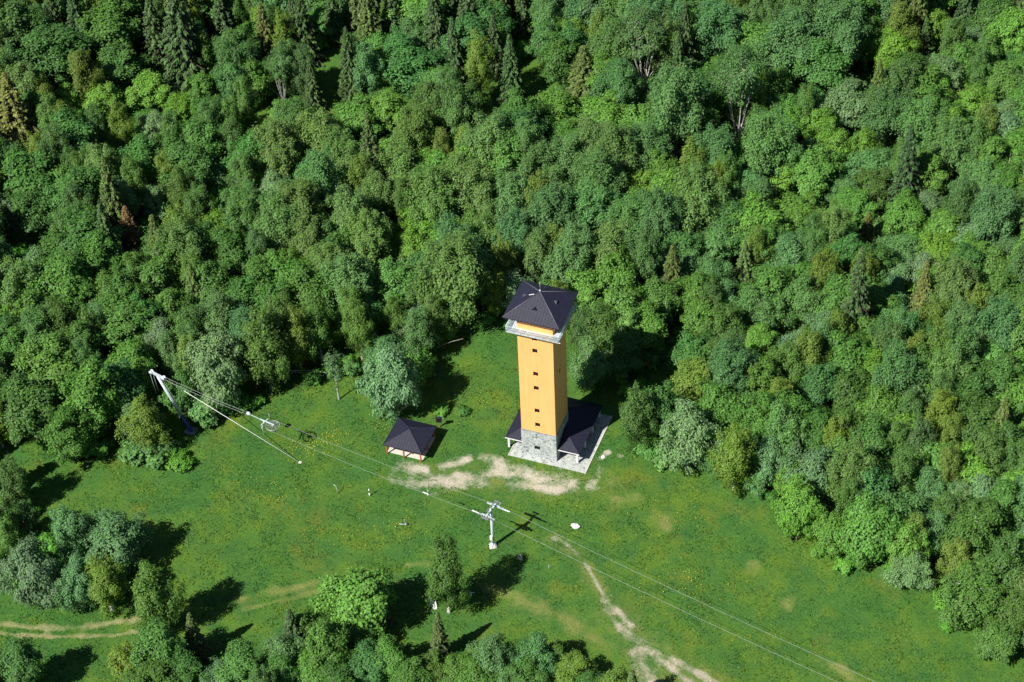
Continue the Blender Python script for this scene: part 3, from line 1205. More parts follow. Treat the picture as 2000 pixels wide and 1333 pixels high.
def broadleaf(name, seed, H, R, zb, nl, rc, cz, leaves, ln, wd, barkm, droop=0.0, up=.35, rmin=.35, stems=1, fine=.0, topheavy=0.0, fan=.35, shell=.20):
    """zb: height of the crown's underside; nl: leaf clumps; rc: clump radius; cz: clump vertical stretch"""
    global rng
    rng = np.random.default_rng(seed)
    random.seed(seed)
    zc = (H + zb) / 2
    hc = (H - zb) / 2
    tr = MB()
    tops = []
    for s in range(stems):
        a = random.uniform(0, 6.28) if stems < 5 else s * 6.283 / stems + random.uniform(-.3, .3)
        lean = Vector((math.cos(a), math.sin(a), 0)) * (R * fan if stems > 1 else R * .08)
        top = Vector((0, 0, H * .86)) + lean
        b0 = Vector((math.cos(a) * .15, math.sin(a) * .15, -.3)) if stems > 1 else Vector((0, 0, -.3))
        pts = [b0.lerp(top, t) + Vector((math.sin(t * 5 + seed) * .12 * R / 4, math.cos(t * 4 + seed) * .12 * R / 4, 0)) for t in (0, .15, .35, .55, .8, 1)]
        r0 = .017 * H / math.sqrt(stems)
        tr.tube(pts, [r0 * 1.25, r0, r0 * .85, r0 * .62, r0 * .35, r0 * .1], 7, False)
        tops.append(pts)
    # clump centres through the crown volume, most near its surface
    k = np.arange(nl) + .5
    ph = np.arccos(1 - 2 * k / nl)
    th = np.pi * (1 + 5 ** .5) * k + seed
    d = np.stack([np.sin(ph) * np.cos(th), np.sin(ph) * np.sin(th), np.cos(ph)], 1)
    d = unit(d + rng.normal(size=d.shape) * .22)
    amp = 1 + .26 * np.sin(3 * np.arctan2(d[:, 1], d[:, 0]) + seed) * (1 - d[:, 2] ** 2) + rng.uniform(-.24, .2, nl)
    rad = np.clip(rng.uniform(rmin, 1.15, nl), 0, .9) * amp
    wz = 1 - .28 * np.clip(d[:, 2], 0, 1) + topheavy * d[:, 2]
    c = np.stack([d[:, 0] * R * rad * wz, d[:, 1] * R * rad * wz, zc + d[:, 2] * hc * np.minimum(rad, 1.0)], 1)
    c[:, 2] = np.clip(c[:, 2], zb * .7 + .2, H - rc * .5)
    rcs = rc * rng.uniform(.6, 1.35, nl)
    for i in range(nl):
        if i % 2 == 0:
            P = tops[i % stems]
            hz = math.hypot(c[i, 0], c[i, 1])
            z0 = min(max(c[i, 2] - hz * .75, zb * .55), H * .75)
            t = np.clip((z0 + .3) / (H * .86), 0, .98)
            j = min(int(t * 5), 4)
            a = P[j].lerp(P[j + 1], t * 5 - j) if stems == 1 else P[0].lerp(P[-1], t)
            limb(tr, a, c[i], .006 * H * (1 - .5 * t), .012, 4, 3, .15)
    per = rng.multinomial(leaves, (rcs ** 2) / np.sum(rcs ** 2))
    idx = np.repeat(np.arange(nl), per)
    n = len(idx)
    dd = unit(rng.normal(size=(n, 3)))
    low = (dd[:, 2] < -.25) & (rng.random(n) < .65)
    dd[low, 2] *= -1
    rr = rcs[idx] * (.42 + .62 * rng.random(n) ** .6)
    tail = rng.random(n) < .3
    rr[tail] *= rng.uniform(1.05, 1.65, tail.sum())
    pos = c[idx] + dd * rr[:, None] * np.array([1, 1, cz])
    # part of the leaves sit evenly on the crown's outline and close the gaps between the clumps
    ns = int(n * shell)
    sel = rng.permutation(n)[:ns]
    ds = unit(rng.normal(size=(ns, 3)))
    az = np.arctan2(ds[:, 1], ds[:, 0])
    am = 1 + .20 * np.sin(3 * az + seed) * (1 - ds[:, 2] ** 2) + .10 * np.sin(7 * az + 5 * ds[:, 2] + seed) + .07 * np.sin(11 * ds[:, 2] + 4 * az)
    rs = am * rng.uniform(.45, .82, ns)
    ws = 1 - .28 * np.clip(ds[:, 2], 0, 1) + topheavy * ds[:, 2]
    pos[sel] = np.stack([ds[:, 0] * R * rs * ws, ds[:, 1] * R * rs * ws, np.clip(zc + ds[:, 2] * hc * np.minimum(rs * 1.04, 1), zb * .6 + .1, H)], 1)
    dd[sel] = ds
    if droop:
        hang = rng.random(n) ** 1.5
        pos[:, 2] -= hang * droop * (.4 + .6 * np.hypot(pos[:, 0], pos[:, 1]) / R)
    outw = unit(pos - np.array([0, 0, zc - hc * .3]))
    nrm = dd * .6 + outw * .75 + np.array([0, 0, up + .1]) + rng.normal(size=(n, 3)) * .36
    parts = [leaf_cards(pos, nrm, ln, wd, along=np.tile([0, 0, -1.0 if droop else 1.0], (n, 1)) if (droop or fine) else None)]
    pos[:, 2] = np.maximum(pos[:, 2], .05)
    tm_ = tr.mesh(name + '_trunk')
    tm_.materials.append(barkm)
    cm = crown_mesh(name + '_crown', parts, M['leaf'])
    return tm_, cm, H, R


def spruce(name, seed, H, R, leaves_k=1.0, thin=0.0):
    global rng
    rng = np.random.default_rng(seed)
    random.seed(seed)
    tr = MB()
    tr.tube([(0, 0, -.3), (0, 0, H * .3), (0, 0, H * .7), (0, 0, H)], [.016 * H, .012 * H, .006 * H, .01], 7, False)
    parts = []
    z = H * .07
    P, Nn, Al = [], [], []
    while z < H * .985:
        f = z / H
        nb = int(6 + 3 * (1 - f) + rng.integers(0, 2))
        a0 = rng.uniform(0, 6.28)
        for i in range(nb):
            if rng.random() < thin:
                continue
            a = a0 + i * 2 * math.pi / nb + rng.normal() * .16
            L = R * ((1 - f) ** .88) * rng.uniform(.72, 1.12) + .12
            dirh = np.array([math.cos(a), math.sin(a), 0])
            sd = np.array([-math.sin(a), math.cos(a), 0])
            zz = z + rng.uniform(-.25, .25)
            drp = .26 + .2 * (1 - f)
            tip = dirh * L + np.array([0, 0, zz - drp * L * .62])
            limb(tr, (0, 0, zz), tip, .05 + .02 * (1 - f), .015, 3, 3, .1 * L)
            m_ = int((9 + 26 * L / R * 1.6) * leaves_k)
            t = rng.random(m_) ** .7
            lat = rng.uniform(-1, 1, m_) * (.16 * L + .22) * (1.15 - t) * 1.25
            base = dirh * (t * L)[:, None] + sd * lat[:, None]
            base[:, 2] += zz - drp * L * (t - .38 * t * t) - np.abs(lat) * .45 - rng.random(m_) * .28
            P.append(base)
            Nn.append(np.tile([0, 0, 1.0], (m_, 1)) + dirh * .45 + sd * np.sign(lat)[:, None] * .45 + rng.normal(size=(m_, 3)) * .35)
            Al.append(dirh * .8 + sd * np.sign(lat)[:, None] * .5 + np.array([0, 0, -.75]))
        z += (.42 + .28 * (1 - f)) * H / 20
    P = np.concatenate(P)
    Nn = np.concatenate(Nn)
    Al = np.concatenate(Al)
    parts.append(leaf_cards(P, Nn, .72, .30, along=Al))
    tm_ = tr.mesh(name + '_trunk')
    tm_.materials.append(M['bark'])
    return tm_, crown_mesh(name + '_crown', parts, M['needle']), H, R


VAR = {
    'G': [broadleaf('broadleaf', 11 + i, 13, 4.5, 1.4, 72, 1.08, .9, 15500, .42, .29, M['bark'], stems=1 + (i % 2)) for i in range(4)],
    'M': [broadleaf('maple', 31 + i, 11, 4.6, .8, 84, .95, .85, 16500, .40, .29, M['bark'], up=.4, rmin=.45) for i in range(3)],
    'W': [broadleaf('willow', 51 + i, 9.5, 4.7, .4, 95, .9, .95, 17000, .34, .21, M['palebark'], stems=3, rmin=.5, fine=1) for i in range(3)],
    'A': [broadleaf('aspen', 71 + i, 16, 4.0, 2.2, 98, .78, 1.8, 19500, .34, .19, M['palebark'], rmin=.45, up=.2, fine=1, topheavy=.1) for i in range(4)],
    'B': [broadleaf('birch', 91 + i, 15, 3.0, .9, 66, .66, 1.5, 14500, .31, .16, M['birchbark'], droop=1.5, up=.15, rmin=.35) for i in range(4)],
    'AB': [broadleaf('bare_aspen', 111 + i, 17, 5.0, 7.5, 60, .9, 1.0, 7500, .34, .20, M['birchbark'], rmin=.45, fan=.62, shell=.1, stems=7, fine=1, topheavy=.15) for i in range(2)],
    'S': [spruce('spruce', 131 + i, 20, 3.7, 1.15, .04 + .05 * i) for i in range(4)],
    'H': [broadleaf('shrub', 151 + i, 3.2, 2.3, .15, 26, .75, .8, 3600, .40, .30, M['bark'], stems=4, rmin=.45) for i in range(3)],
    'D': [broadleaf('thin_tree', 171, 8, 2.0, 2.0, 22, .6, .9, 900, .3, .2, M['palebark'], shell=.05)],
}
KN = {'G': ('broadleaf_tree', 'broadleaf tree'), 'M': ('maple_tree', 'leafy maple'), 'W': ('willow_tree', 'bushy willow'), 'A': ('aspen_tree', 'aspen'),
      'B': ('birch_tree', 'birch'), 'AB': ('aspen_tree', 'bare-limbed aspen'), 'S': ('spruce_tree', 'spruce'), 'H': ('shrub', 'shrub'), 'D': ('thin_tree', 'thin tree')}
TINT = {
    'G': [('mid green', (0.108, 0.239, 0.050)), ('dark green', (0.081, 0.190, 0.045)), ('deep green', (0.084, 0.217, 0.061))],
    'M': [('bright yellow-green', (.152, .308, .050)), ('fresh green', (.120, .272, .052)), ('light green', (.132, .288, .062))],
    'W': [('grey-green', (0.139, 0.277, 0.112)), ('silvery green', (0.172, 0.298, 0.143)), ('soft green', (0.116, 0.267, 0.088))],
    'A': [('olive green', (0.143, 0.256, 0.072)), ('dull green', (0.119, 0.237, 0.074)), ('greyish green', (0.113, 0.252, 0.089))],
    'B': [('olive', (0.107, 0.214, 0.050)), ('yellowish olive', (0.154, 0.245, 0.045)), ('dusky green', (0.093, 0.198, 0.057))],
    'AB': [('dull green', (0.108, 0.224, 0.078))],
    'S': [('dark green', (0.059, 0.123, 0.040)), ('olive green', (0.091, 0.150, 0.040)), ('bronze green', (0.136, 0.166, 0.045))],
    'H': [('bright green', (0.129, 0.328, 0.048)), ('mid green', (0.096, 0.257, 0.051)), ('pale green', (0.139, 0.293, 0.090))],
    'D': [('dull green', (0.111, 0.202, 0.076))],
}

# (centre x, centre y, width, height in photo pixels, kind, tint index, own label or None)
LIST = [
    # spruces
    (370, 82, 112, 250, 'S', 0, 'huge dark spruce towering over the other trees of the forest'), (45, 232, 112, 190, 'S', 2, 'broad golden-olive spruce with heavy drooping branches'),
    (525, 78, 72, 150, 'S', 2, None), (30, 455, 85, 125, 'S', 0, None),
    (262, 458, 72, 120, 'S', 3, 'dead rust-orange spruce among green trees'), (391, 580, 66, 140, 'S', 1, 'yellow-tipped spruce above the leaning lift mast'),
    (1312, 545, 76, 140, 'S', 1, None), (1452, 525, 66, 110, 'S', 1, None), (1795, 580, 66, 150, 'S', 2, None), (1690, 455, 55, 90, 'S', 2, None),
    (968, 95, 60, 140, 'S', 0, None), (890, 105, 60, 150, 'S', 0, None), (690, 135, 66, 170, 'S', 0, None), (725, 40, 60, 130, 'S', 1, None), (615, 170, 56, 120, 'S', 0, None),
    (862, 1250, 54, 115, 'S', 1, None), (388, 1252, 66, 120, 'S', 1, None), (578, 1245, 70, 120, 'S', 0, None), (1880, 30, 70, 100, 'S', 0, None), (1802, 80, 56, 100, 'S', 0, None),
    (1020, 30, 66, 130, 'S', 0, None), (440, 30, 60, 130, 'S', 0, None), (1140, 150, 90, 130, 'S', 1, None), (655, 40, 60, 120, 'S', 0, None), (770, 25, 60, 120, 'S', 0, None),
    (250, 35, 84, 180, 'S', 0, None), (600, 60, 74, 160, 'S', 0, None), (855, 50, 72, 160, 'S', 0, None), (165, 55, 76, 160, 'S', 0, None), (1000, 140, 66, 150, 'S', 0, None), (310, 60, 70, 150, 'S', 0, None),
    # willows and other pale round crowns
    (420, 718, 125, 150, 'W', 1, 'big silvery willow behind the tension ropes'), (330, 695, 62, 90, 'W', 0, None),
    (763, 742, 118, 150, 'W', 1, 'pale round willow standing behind the gazebo'),
    (1345, 850, 118, 138, 'W', 1, 'silvery willow at the meadow edge beside the paved apron'), (1530, 850, 95, 130, 'W', 2, None), (1590, 930, 125, 125, 'W', 1, None),
    (1150, 712, 82, 100, 'W', 0, 'pale willow close to the tower wall'), (1655, 205, 118, 90, 'W', 1, None), (222, 1058, 140, 125, 'W', 0, None), (58, 1120, 115, 140, 'W', 1, None), (138, 1045, 85, 120, 'W', 0, None),
    (150, 1140, 80, 110, 'W', 0, None), (1778, 1112, 88, 85, 'W', 1, 'small silvery willow at the corner of the meadow'), (1480, 605, 112, 105, 'W', 2, None), (1565, 585, 92, 100, 'W', 2, None), (1540, 495, 115, 95, 'W', 2, None),
    (450, 172, 62, 100, 'W', 2, None), (300, 250, 75, 65, 'W', 1, None), (430, 340, 80, 65, 'W', 1, None), (1400, 480, 100, 80, 'W', 2, None), (1810, 400, 80, 70, 'W', 1, None), (960, 1290, 95, 105, 'W', 0, None), (1045, 1285, 95, 100, 'W', 2, None),
    (300, 390, 80, 60, 'W', 1, None), (1820, 960, 90, 100, 'W', 2, None), (750, 690, 76, 75, 'W', 2, None), (1700, 330, 110, 90, 'W', 2, None),
    # bright green crowns
    (200, 200, 82, 80, 'M', 0, None), (290, 178, 84, 80, 'M', 0, None), (130, 195, 70, 70, 'M', 1, None), (350, 215, 70, 70, 'M', 0, None), (1080, 215, 110, 80, 'M', 0, None), (1180, 225, 110, 85, 'M', 0, None), (1100, 270, 90, 70, 'M', 1, None),
    (1562, 420, 108, 92, 'M', 1, None), (1660, 405, 92, 85, 'M', 1, None), (1768, 418, 92, 92, 'M', 1, None), (1638, 295, 70, 90, 'M', 0, None), (1688, 290, 66, 90, 'M', 0, None), (1970, 70, 85, 110, 'M', 0, None),
    (1560, 992, 92, 130, 'M', 0, None), (1625, 1040, 85, 95, 'M', 1, None), (1700, 1035, 125, 150, 'M', 2, None), (700, 1170, 142, 150, 'M', 2, 'large fresh green tree on the near side of the meadow'),
    (1140, 570, 100, 110, 'M', 2, None), (1205, 545, 100, 130, 'M', 1, None), (1215, 620, 100, 120, 'M', 2, None), (770, 555, 100, 110, 'M', 2, None), (830, 440, 90, 90, 'M', 0, None), (800, 480, 80, 80, 'M', 0, None),
    (700, 230, 100, 90, 'M', 2, None), (760, 215, 90, 90, 'M', 2, None), (1830, 490, 100, 80, 'M', 0, None), (1960, 360, 80, 90, 'M', 1, None), (1540, 245, 80, 80, 'M', 1, None), (1900, 200, 90, 80, 'M', 0, None), (1480, 670, 90, 70, 'M', 0, None),
    (285, 872, 95, 65, 'H', 2, None), (352, 905, 52, 30, 'H', 0, None), (862, 800, 34, 20, 'H', 0, 'bright low shrub in the grass between gazebo and tower'), (905, 803, 28, 15, 'H', 1, None), (820, 715, 56, 60, 'H', 1, None),
    (1770, 1065, 85, 110, 'M', 2, None), (1650, 1100, 50, 40, 'H', 0, None), (1600, 1075, 40, 34, 'H', 0, None),
    # aspens
    (545, 300, 95, 130, 'A', 0, None), (615, 275, 95, 120, 'A', 0, None), (665, 310, 90, 110, 'A', 0, None), (480, 430, 90, 120, 'A', 1, None), (545, 445, 100, 130, 'A', 0, None), (600, 470, 90, 110, 'A', 0, None),
    (850, 395, 100, 140, 'A', 0, None), (925, 385, 95, 130, 'A', 0, None), (890, 545, 128, 175, 'A', 0, None), (1045, 330, 95, 110, 'A', 1, None), (1110, 320, 95, 110, 'A', 1, None), (1000, 400, 95, 120, 'A', 2, None), (1075, 420, 100, 130, 'A', 2, None),
    (1160, 410, 100, 120, 'A', 2, None), (1225, 440, 90, 110, 'A', 2, None), (780, 330, 90, 110, 'A', 0, None), (735, 385, 80, 100, 'A', 0, None), (720, 470, 90, 120, 'A', 0, None), (1360, 400, 110, 140, 'A', 1, None), (1500, 290, 110, 150, 'A', 1, None),
    (1255, 98, 118, 175, 'AB', 0, 'wide aspen showing a fan of bare white limbs beside a shrub thicket'), (1442, 185, 118, 200, 'AB', 0, 'tall aspen with a bare white side branch low on its trunk'), (1320, 215, 110, 180, 'A', 1, None), (548, 150, 62, 120, 'AB', 0, 'grey half-bare tree before a bronze spruce'),
    (1730, 230, 100, 110, 'A', 2, None), (1800, 250, 100, 110, 'A', 2, None), (1860, 290, 100, 120, 'A', 1, None), (1550, 90, 120, 140, 'A', 2, None), (1640, 70, 110, 140, 'A', 2, None), (1400, 60, 100, 120, 'A', 2, None), (885, 225, 70, 120, 'A', 1, None), (800, 130, 120, 110, 'G', 2, None),
    # birches
    (936, 130, 62, 170, 'B', 1, 'slender birch with a long white trunk in front of dark spruces'), (872, 1122, 84, 150, 'B', 0, 'conical olive tree standing alone below the line mast'), (1436, 895, 84, 135, 'B', 1, 'yellowish drooping birch on the meadow edge beside the silvery willow'),
    (1244, 815, 74, 130, 'B', 0, 'slender olive birch at the edge of the tower shadow'), (300, 1165, 92, 160, 'B', 0, 'drooping birch beside the dirt track'), (205, 1140, 82, 115, 'B', 1, None), (480, 200, 50, 110, 'B', 0, None), (385, 400, 60, 90, 'B', 0, None), (1420, 350, 60, 110, 'B', 0, None), (1400, 365, 60, 100, 'B', 1, None),
    (1705, 360, 90, 90, 'B', 0, None), (1655, 985, 60, 130, 'B', 0, None), (1785, 1050, 60, 110, 'B', 1, None), (1905, 1050, 120, 150, 'B', 0, None), (1900, 1160, 130, 140, 'B', 0, None), (1965, 1120, 100, 150, 'B', 2, None), (1360, 740, 98, 112, 'B', 1, None), (1540, 720, 90, 120, 'B', 0, None),
    (620, 640, 70, 130, 'B', 0, None), (685, 620, 70, 120, 'B', 0, None), (520, 680, 100, 160, 'B', 0, None), (580, 660, 70, 130, 'B', 1, None), (280, 825, 86, 120, 'B', 1, None), (400, 110, 60, 110, 'B', 0, None), (700, 640, 60, 120, 'B', 0, None), (820, 650, 80, 110, 'B', 2, None),
    (20, 950, 80, 110, 'B', 2, None), (10, 1030, 70, 110, 'B', 0, None), (50, 1015, 60, 90, 'B', 2, None), (1870, 1100, 70, 110, 'B', 1, None),
    # greens
    (100, 720, 120, 130, 'G', 0, None), (60, 800, 120, 140, 'G', 1, None), (180, 780, 120, 150, 'G', 0, None), (130, 850, 90, 110, 'G', 0, None), (30, 700, 90, 110, 'G', 0, None), (130, 560, 120, 150, 'G', 0, None), (240, 640, 120, 120, 'G', 0, None), (300, 560, 100, 110, 'G', 0, None), (340, 610, 80, 100, 'G', 0, None),
    (60, 350, 130, 130, 'G', 1, None), (60, 420, 110, 110, 'G', 1, None), (480, 590, 90, 110, 'G', 1, None), (450, 500, 90, 110, 'G', 1, None), (610, 580, 110, 130, 'G', 0, None), (1610, 130, 110, 120, 'G', 2, None), (1660, 770, 100, 110, 'G', 1, None), (1600, 760, 90, 110, 'G', 2, None), (1720, 800, 90, 110, 'G', 0, None),
    (110, 110, 130, 130, 'G', 1, None), (40, 60, 110, 130, 'G', 1, None), (220, 60, 130, 130, 'G', 1, None), (230, 130, 100, 90, 'G', 1, None),
    (40, 1300, 92, 120, 'G', 1, None), (310, 1270, 100, 130, 'G', 0, None), (300, 1330, 120, 120, 'B', 0, None), (470, 1310, 95, 105, 'G', 0, None), (640, 1265, 90, 125, 'G', 0, None), (720, 1300, 95, 95, 'G', 2, None), (900, 1310, 80, 80, 'G', 0, None), (1115, 1315, 85, 85, 'B', 1, None), (800, 1320, 85, 85, 'G', 0, None), (550, 1310, 80, 90, 'G', 1, None), (660, 1330, 90, 80, 'G', 1, None),
    (400, 805, 64, 56, 'H', 2, None), (345, 775, 56, 60, 'H', 1, None), (358, 765, 74, 84, 'G', 1, None), (455, 785, 60, 44, 'H', 1, None),
    (600, 1228, 84, 90, 'G', 0, None), (555, 1285, 90, 100, 'W', 0, None), (1020, 1325, 90, 80, 'G', 1, None), (850, 1305, 70, 70, 'B', 0, None), (930, 1335, 90, 80, 'G', 0, None), (1150, 1345, 80, 80, 'G', 1, None),
    (250, 1300, 80, 100, 'B', 1, None), (360, 1320, 90, 100, 'G', 1, None), (430, 1330, 90, 90, 'W', 0, None), (690, 1250, 90, 90, 'G', 1, None), (760, 1290, 80, 90, 'G', 0, None), (1085, 1280, 60, 70, 'B', 0, None), (615, 1310, 90, 90, 'G', 0, None),
    (1292, 800, 80, 110, 'G', 1, None), (1262, 868, 62, 50, 'H', 1, None), (1300, 892, 56, 40, 'H', 2, None), (1405, 800, 100, 120, 'G', 0, None), (1480, 830, 92, 120, 'G', 0, None), (1478, 935, 66, 64, 'W', 2, None), (1500, 900, 82, 96, 'W', 0, None),
    (1222, 690, 90, 100, 'B', 2, None), (1180, 640, 84, 110, 'B', 0, None), (1265, 640, 90, 100, 'G', 0, None), (1290, 590, 80, 100, 'G', 0, None), (1420, 640, 80, 110, 'B', 0, None), (1860, 1010, 90, 110, 'B', 0, None), (1820, 1040, 80, 100, 'W', 2, None), (1960, 1000, 100, 120, 'G', 0, None), (1980, 1200, 90, 110, 'B', 0, None), (1950, 1250, 90, 90, 'G', 0, None),
    (655, 720, 52, 85, 'D', 0, 'sparse thin young tree at the meadow edge behind the tow ropes'),
]

LAND = [(Vector((-58.4, -15.7)), 15, 'beside the leaning lift mast'), (Vector((-21.5, -7.1)), 17, 'behind the gazebo'), (Vector((2, 4)), 26, 'close behind the lookout tower')]
dens_pts = []          # (x, y, r)
trees = []
used = {}
PROTO = {}
for k, vs in VAR.items():
    PROTO[k] = vs


def place_phrase(x, y):
    for c, d, ph in LAND:
        if math.hypot(x - c.x, y - c.y) < d:
            return ph
    px, py, _ = proj((x, y, 0))
    e = float(polydist(px, py, CLEAR))
    if e < 55:
        return 'along the dirt track' if (px < 420 and py > 1100) else 'on the meadow edge'
    if py > 1250:
        return 'in the wood below the meadow'
    if px > 1350:
        return 'in the forest beyond the apron'
    if px < 520:
        return 'in the forest behind the mast'
    return 'deep in the forest'


todo, info = [], []


def add_tree(kind, x, y, H, R, ti, own=None):
    vs = VAR[kind]
    i = used.get(kind, 0)
    used[kind] = i + 1
    tm_, cm, H0, R0 = vs[(i * 7 + i // 3) % len(vs)]
    z = float(hgt(x, y))
    if kind == 'S' and ti == 3:
        ph, col = 'rust orange', (.20, .150, .065)
    else:
        ph, col = TINT[kind][ti % len(TINT[kind])]
    nm, desc = KN[kind]
    root = empty(nm, (x, y, z), random.uniform(0, 6.28))
    root.scale = (R / R0, R / R0, H / H0)
    t = bpy.data.objects.new('trunk', tm_)
    c = bpy.data.objects.new('crown', cm)
    for o_ in (t, c):
        COL.objects.link(o_)
        o_.parent = root
    v = random.uniform(.86, 1.16)
    hshift = random.uniform(.92, 1.10)
    c.color = (col[0] * v * hshift, col[1] * v, col[2] * v * random.uniform(.85, 1.15), 1)
    if own:
        tag(root, own, 'shrub' if kind == 'H' else 'tree')
    else:
        size = 'tall' if H > 16 else ('small' if H < 8 and kind != 'H' else '')
        pp = place_phrase(x, y)
        todo.append((root, size, ph, desc, pp, kind))
    info.append((x, y, kind, f'{ph} {desc}'))
    dens_pts.append((x, y, R))
    return root


MAN = []
SD, CDL = math.sin(math.radians(42.6)), math.cos(math.radians(42.6))
random.seed(21)
for (cx, cy, w_, h_, kind, ti, own) in LIST:
    g = at(cx, cy, 6)
    s = FPX / (np.dot(g - CAM, FW))
    a = w_ / 2 / s
    dep = math.asin(-((g - CAM) / np.linalg.norm(g - CAM))[2])
    sd, cdl = math.sin(dep), math.cos(dep)
    if kind == 'S':
        H = max((h_ / s - a * sd) / cdl, 2.2 * a)
        base = at(cx, cy + h_ / 2 - a * sd * s * .9, 0)
    else:
        hv = h_ / 2 / s
        c_ = math.sqrt(max(hv * hv - (a * sd) ** 2, ((.3 if kind == 'H' else .62) * a) ** 2)) / cdl
        c_ = min(c_, 2.6 * a)
        lowf = {'A': .12, 'B': .05, 'AB': .9, 'D': .3}.get(kind, .06)
        if kind == 'AB':
            H = 2 * c_ * .95
            zc = H / 2
        else:
            H = 2 * c_ * (1 + lowf)
            zc = H - c_
        base = at(cx, cy, zc)
    add_tree(kind, base[0], base[1], H, a, ti, own)
    MAN.append((cx, cy, w_, h_, proj((base[0], base[1], 0))[1]))

# bare white-limbed trees in the canopy gaps
for k_, (bx_, by_, H_, R_, lab) in enumerate(((1262, 186, 8.5, 3.6, 'bare tree with a fan of white limbs below a wide aspen'), (1440, 276, 8.0, 3.0, 'bare white tree with side branches below a tall aspen'),
                                              (1312, 306, 5.0, 2.4, 'low bare whitish tree beside bright maples in the forest'), (548, 196, 8.0, 1.8, 'pale bare tree in front of a bronze spruce'), (1962, 372, 9.0, 1.2, 'slim bare white trunk rising above the forest glade'))):
    random.seed(300 + k_)
    g = at(bx_, by_)
    rt = tag(empty('bare_tree', (g[0], g[1], float(hgt(g[0], g[1])))), lab, 'tree')
    b = MB()
    b.tube([(0, 0, -.3), (.05, 0, H_ * .25), (0, .1, H_ * .6), (.1, 0, H_)], [.17, .13, .08, .02], 7, False)
    b.build('trunk', M['birchbark'], rt)
    for q_ in range(11 if R_ > 1.5 else 5):
        an = q_ * 2.4 + random.uniform(-.3, .3)
        z0 = H_ * random.uniform(.05, .5)
        rr_ = R_ * random.uniform(.6, 1.0)
        tip = Vector((math.cos(an) * rr_, math.sin(an) * rr_, min(H_, z0 + rr_ * random.uniform(1.1, 1.7))))
        b = MB()
        limb(b, (0, 0, z0), tip, .08, .015, 5, 5, -.06 * rr_)
        for u_ in range(3):
            p_ = Vector((0, 0, z0)).lerp(tip, random.uniform(.4, .8))
            limb(b, p_, p_ + Vector((random.uniform(-.6, .6), random.uniform(-.6, .6), random.uniform(.5, 1.1))) * R_ * .3, .03, .01, 4, 3)
        b.build('limb', M['birchbark'], rt)
    mx_, my_, mz_ = proj((g[0], g[1], H_ * .5))
    MAN.append((mx_, my_, 2 * R_ * FPX / mz_, H_ * 9.0, by_))
    dens_pts.append((g[0], g[1], 1.2))
MAN += [(600, 716, 100, 40, 724), (606, 684, 60, 60, 708), (868, 676, 80, 40, 694)]
MAN = np.array(MAN)
# fill the forest
fr = np.random.default_rng(5)
cand = fr.uniform((-190, -105), (112, 195), (60000, 2))
cnt = 0
P3 = np.column_stack([cand, np.zeros(len(cand))]) - CAM
zz = P3 @ FW
px = 1000 + FPX * (P3 @ RT) / zz
py = 666.5 - FPX * (P3 @ UP) / zz
ok = (px > -170) & (px < 2170) & (py > -60) & (py < 1520) & ~inpoly(px, py, CLEAR)
ok &= polydist(px, py, CLEAR) > 12
cand, px, py = cand[ok], px[ok], py[ok]
dp = np.array(dens_pts)
PX, PY, PR = list(dp[:, 0]), list(dp[:, 1]), list(dp[:, 2])
def blocks_mast(x, y, H_, R_):
    qx, qy, qz = proj((x, y, H_ * .55))
    bx, by_, _ = proj((x, y, 0))
    rr_ = R_ * FPX / qz
    return by_ > 770 and polydist(qx, qy, [(303, 728), (375, 850)], False) < rr_ * 1.15 + 8


# glades and gaps in the canopy where the shaded floor shows
GAPS = np.array([(300, 150, 52, 62), (230, 352, 66, 48), (1050, 205, 50, 62), (965, 300, 50, 46), (1530, 425, 58, 50), (1215, 540, 30, 60), (1705, 200, 45, 50), (820, 230, 40, 50), (660, 220, 38, 55), (1860, 400, 34, 34), (480, 620, 34, 40)])
KINDS = ['S', 'G', 'B', 'A', 'M', 'W']


def probs(x, y):
    if y < 230 and x < 1050:
        return [.27, .33, .13, .12, .11, .04]
    if 480 < x < 1330 and y < 640:
        return [.01, .20, .08, .43, .18, .10]
    if x < 560:
        return [.05, .45, .18, .14, .08, .10]
    if y > 1200 and x < 1300:
        return [.10, .40, .22, .05, .05, .18]
    return [.035, .25, .13, .13, .25, .205]


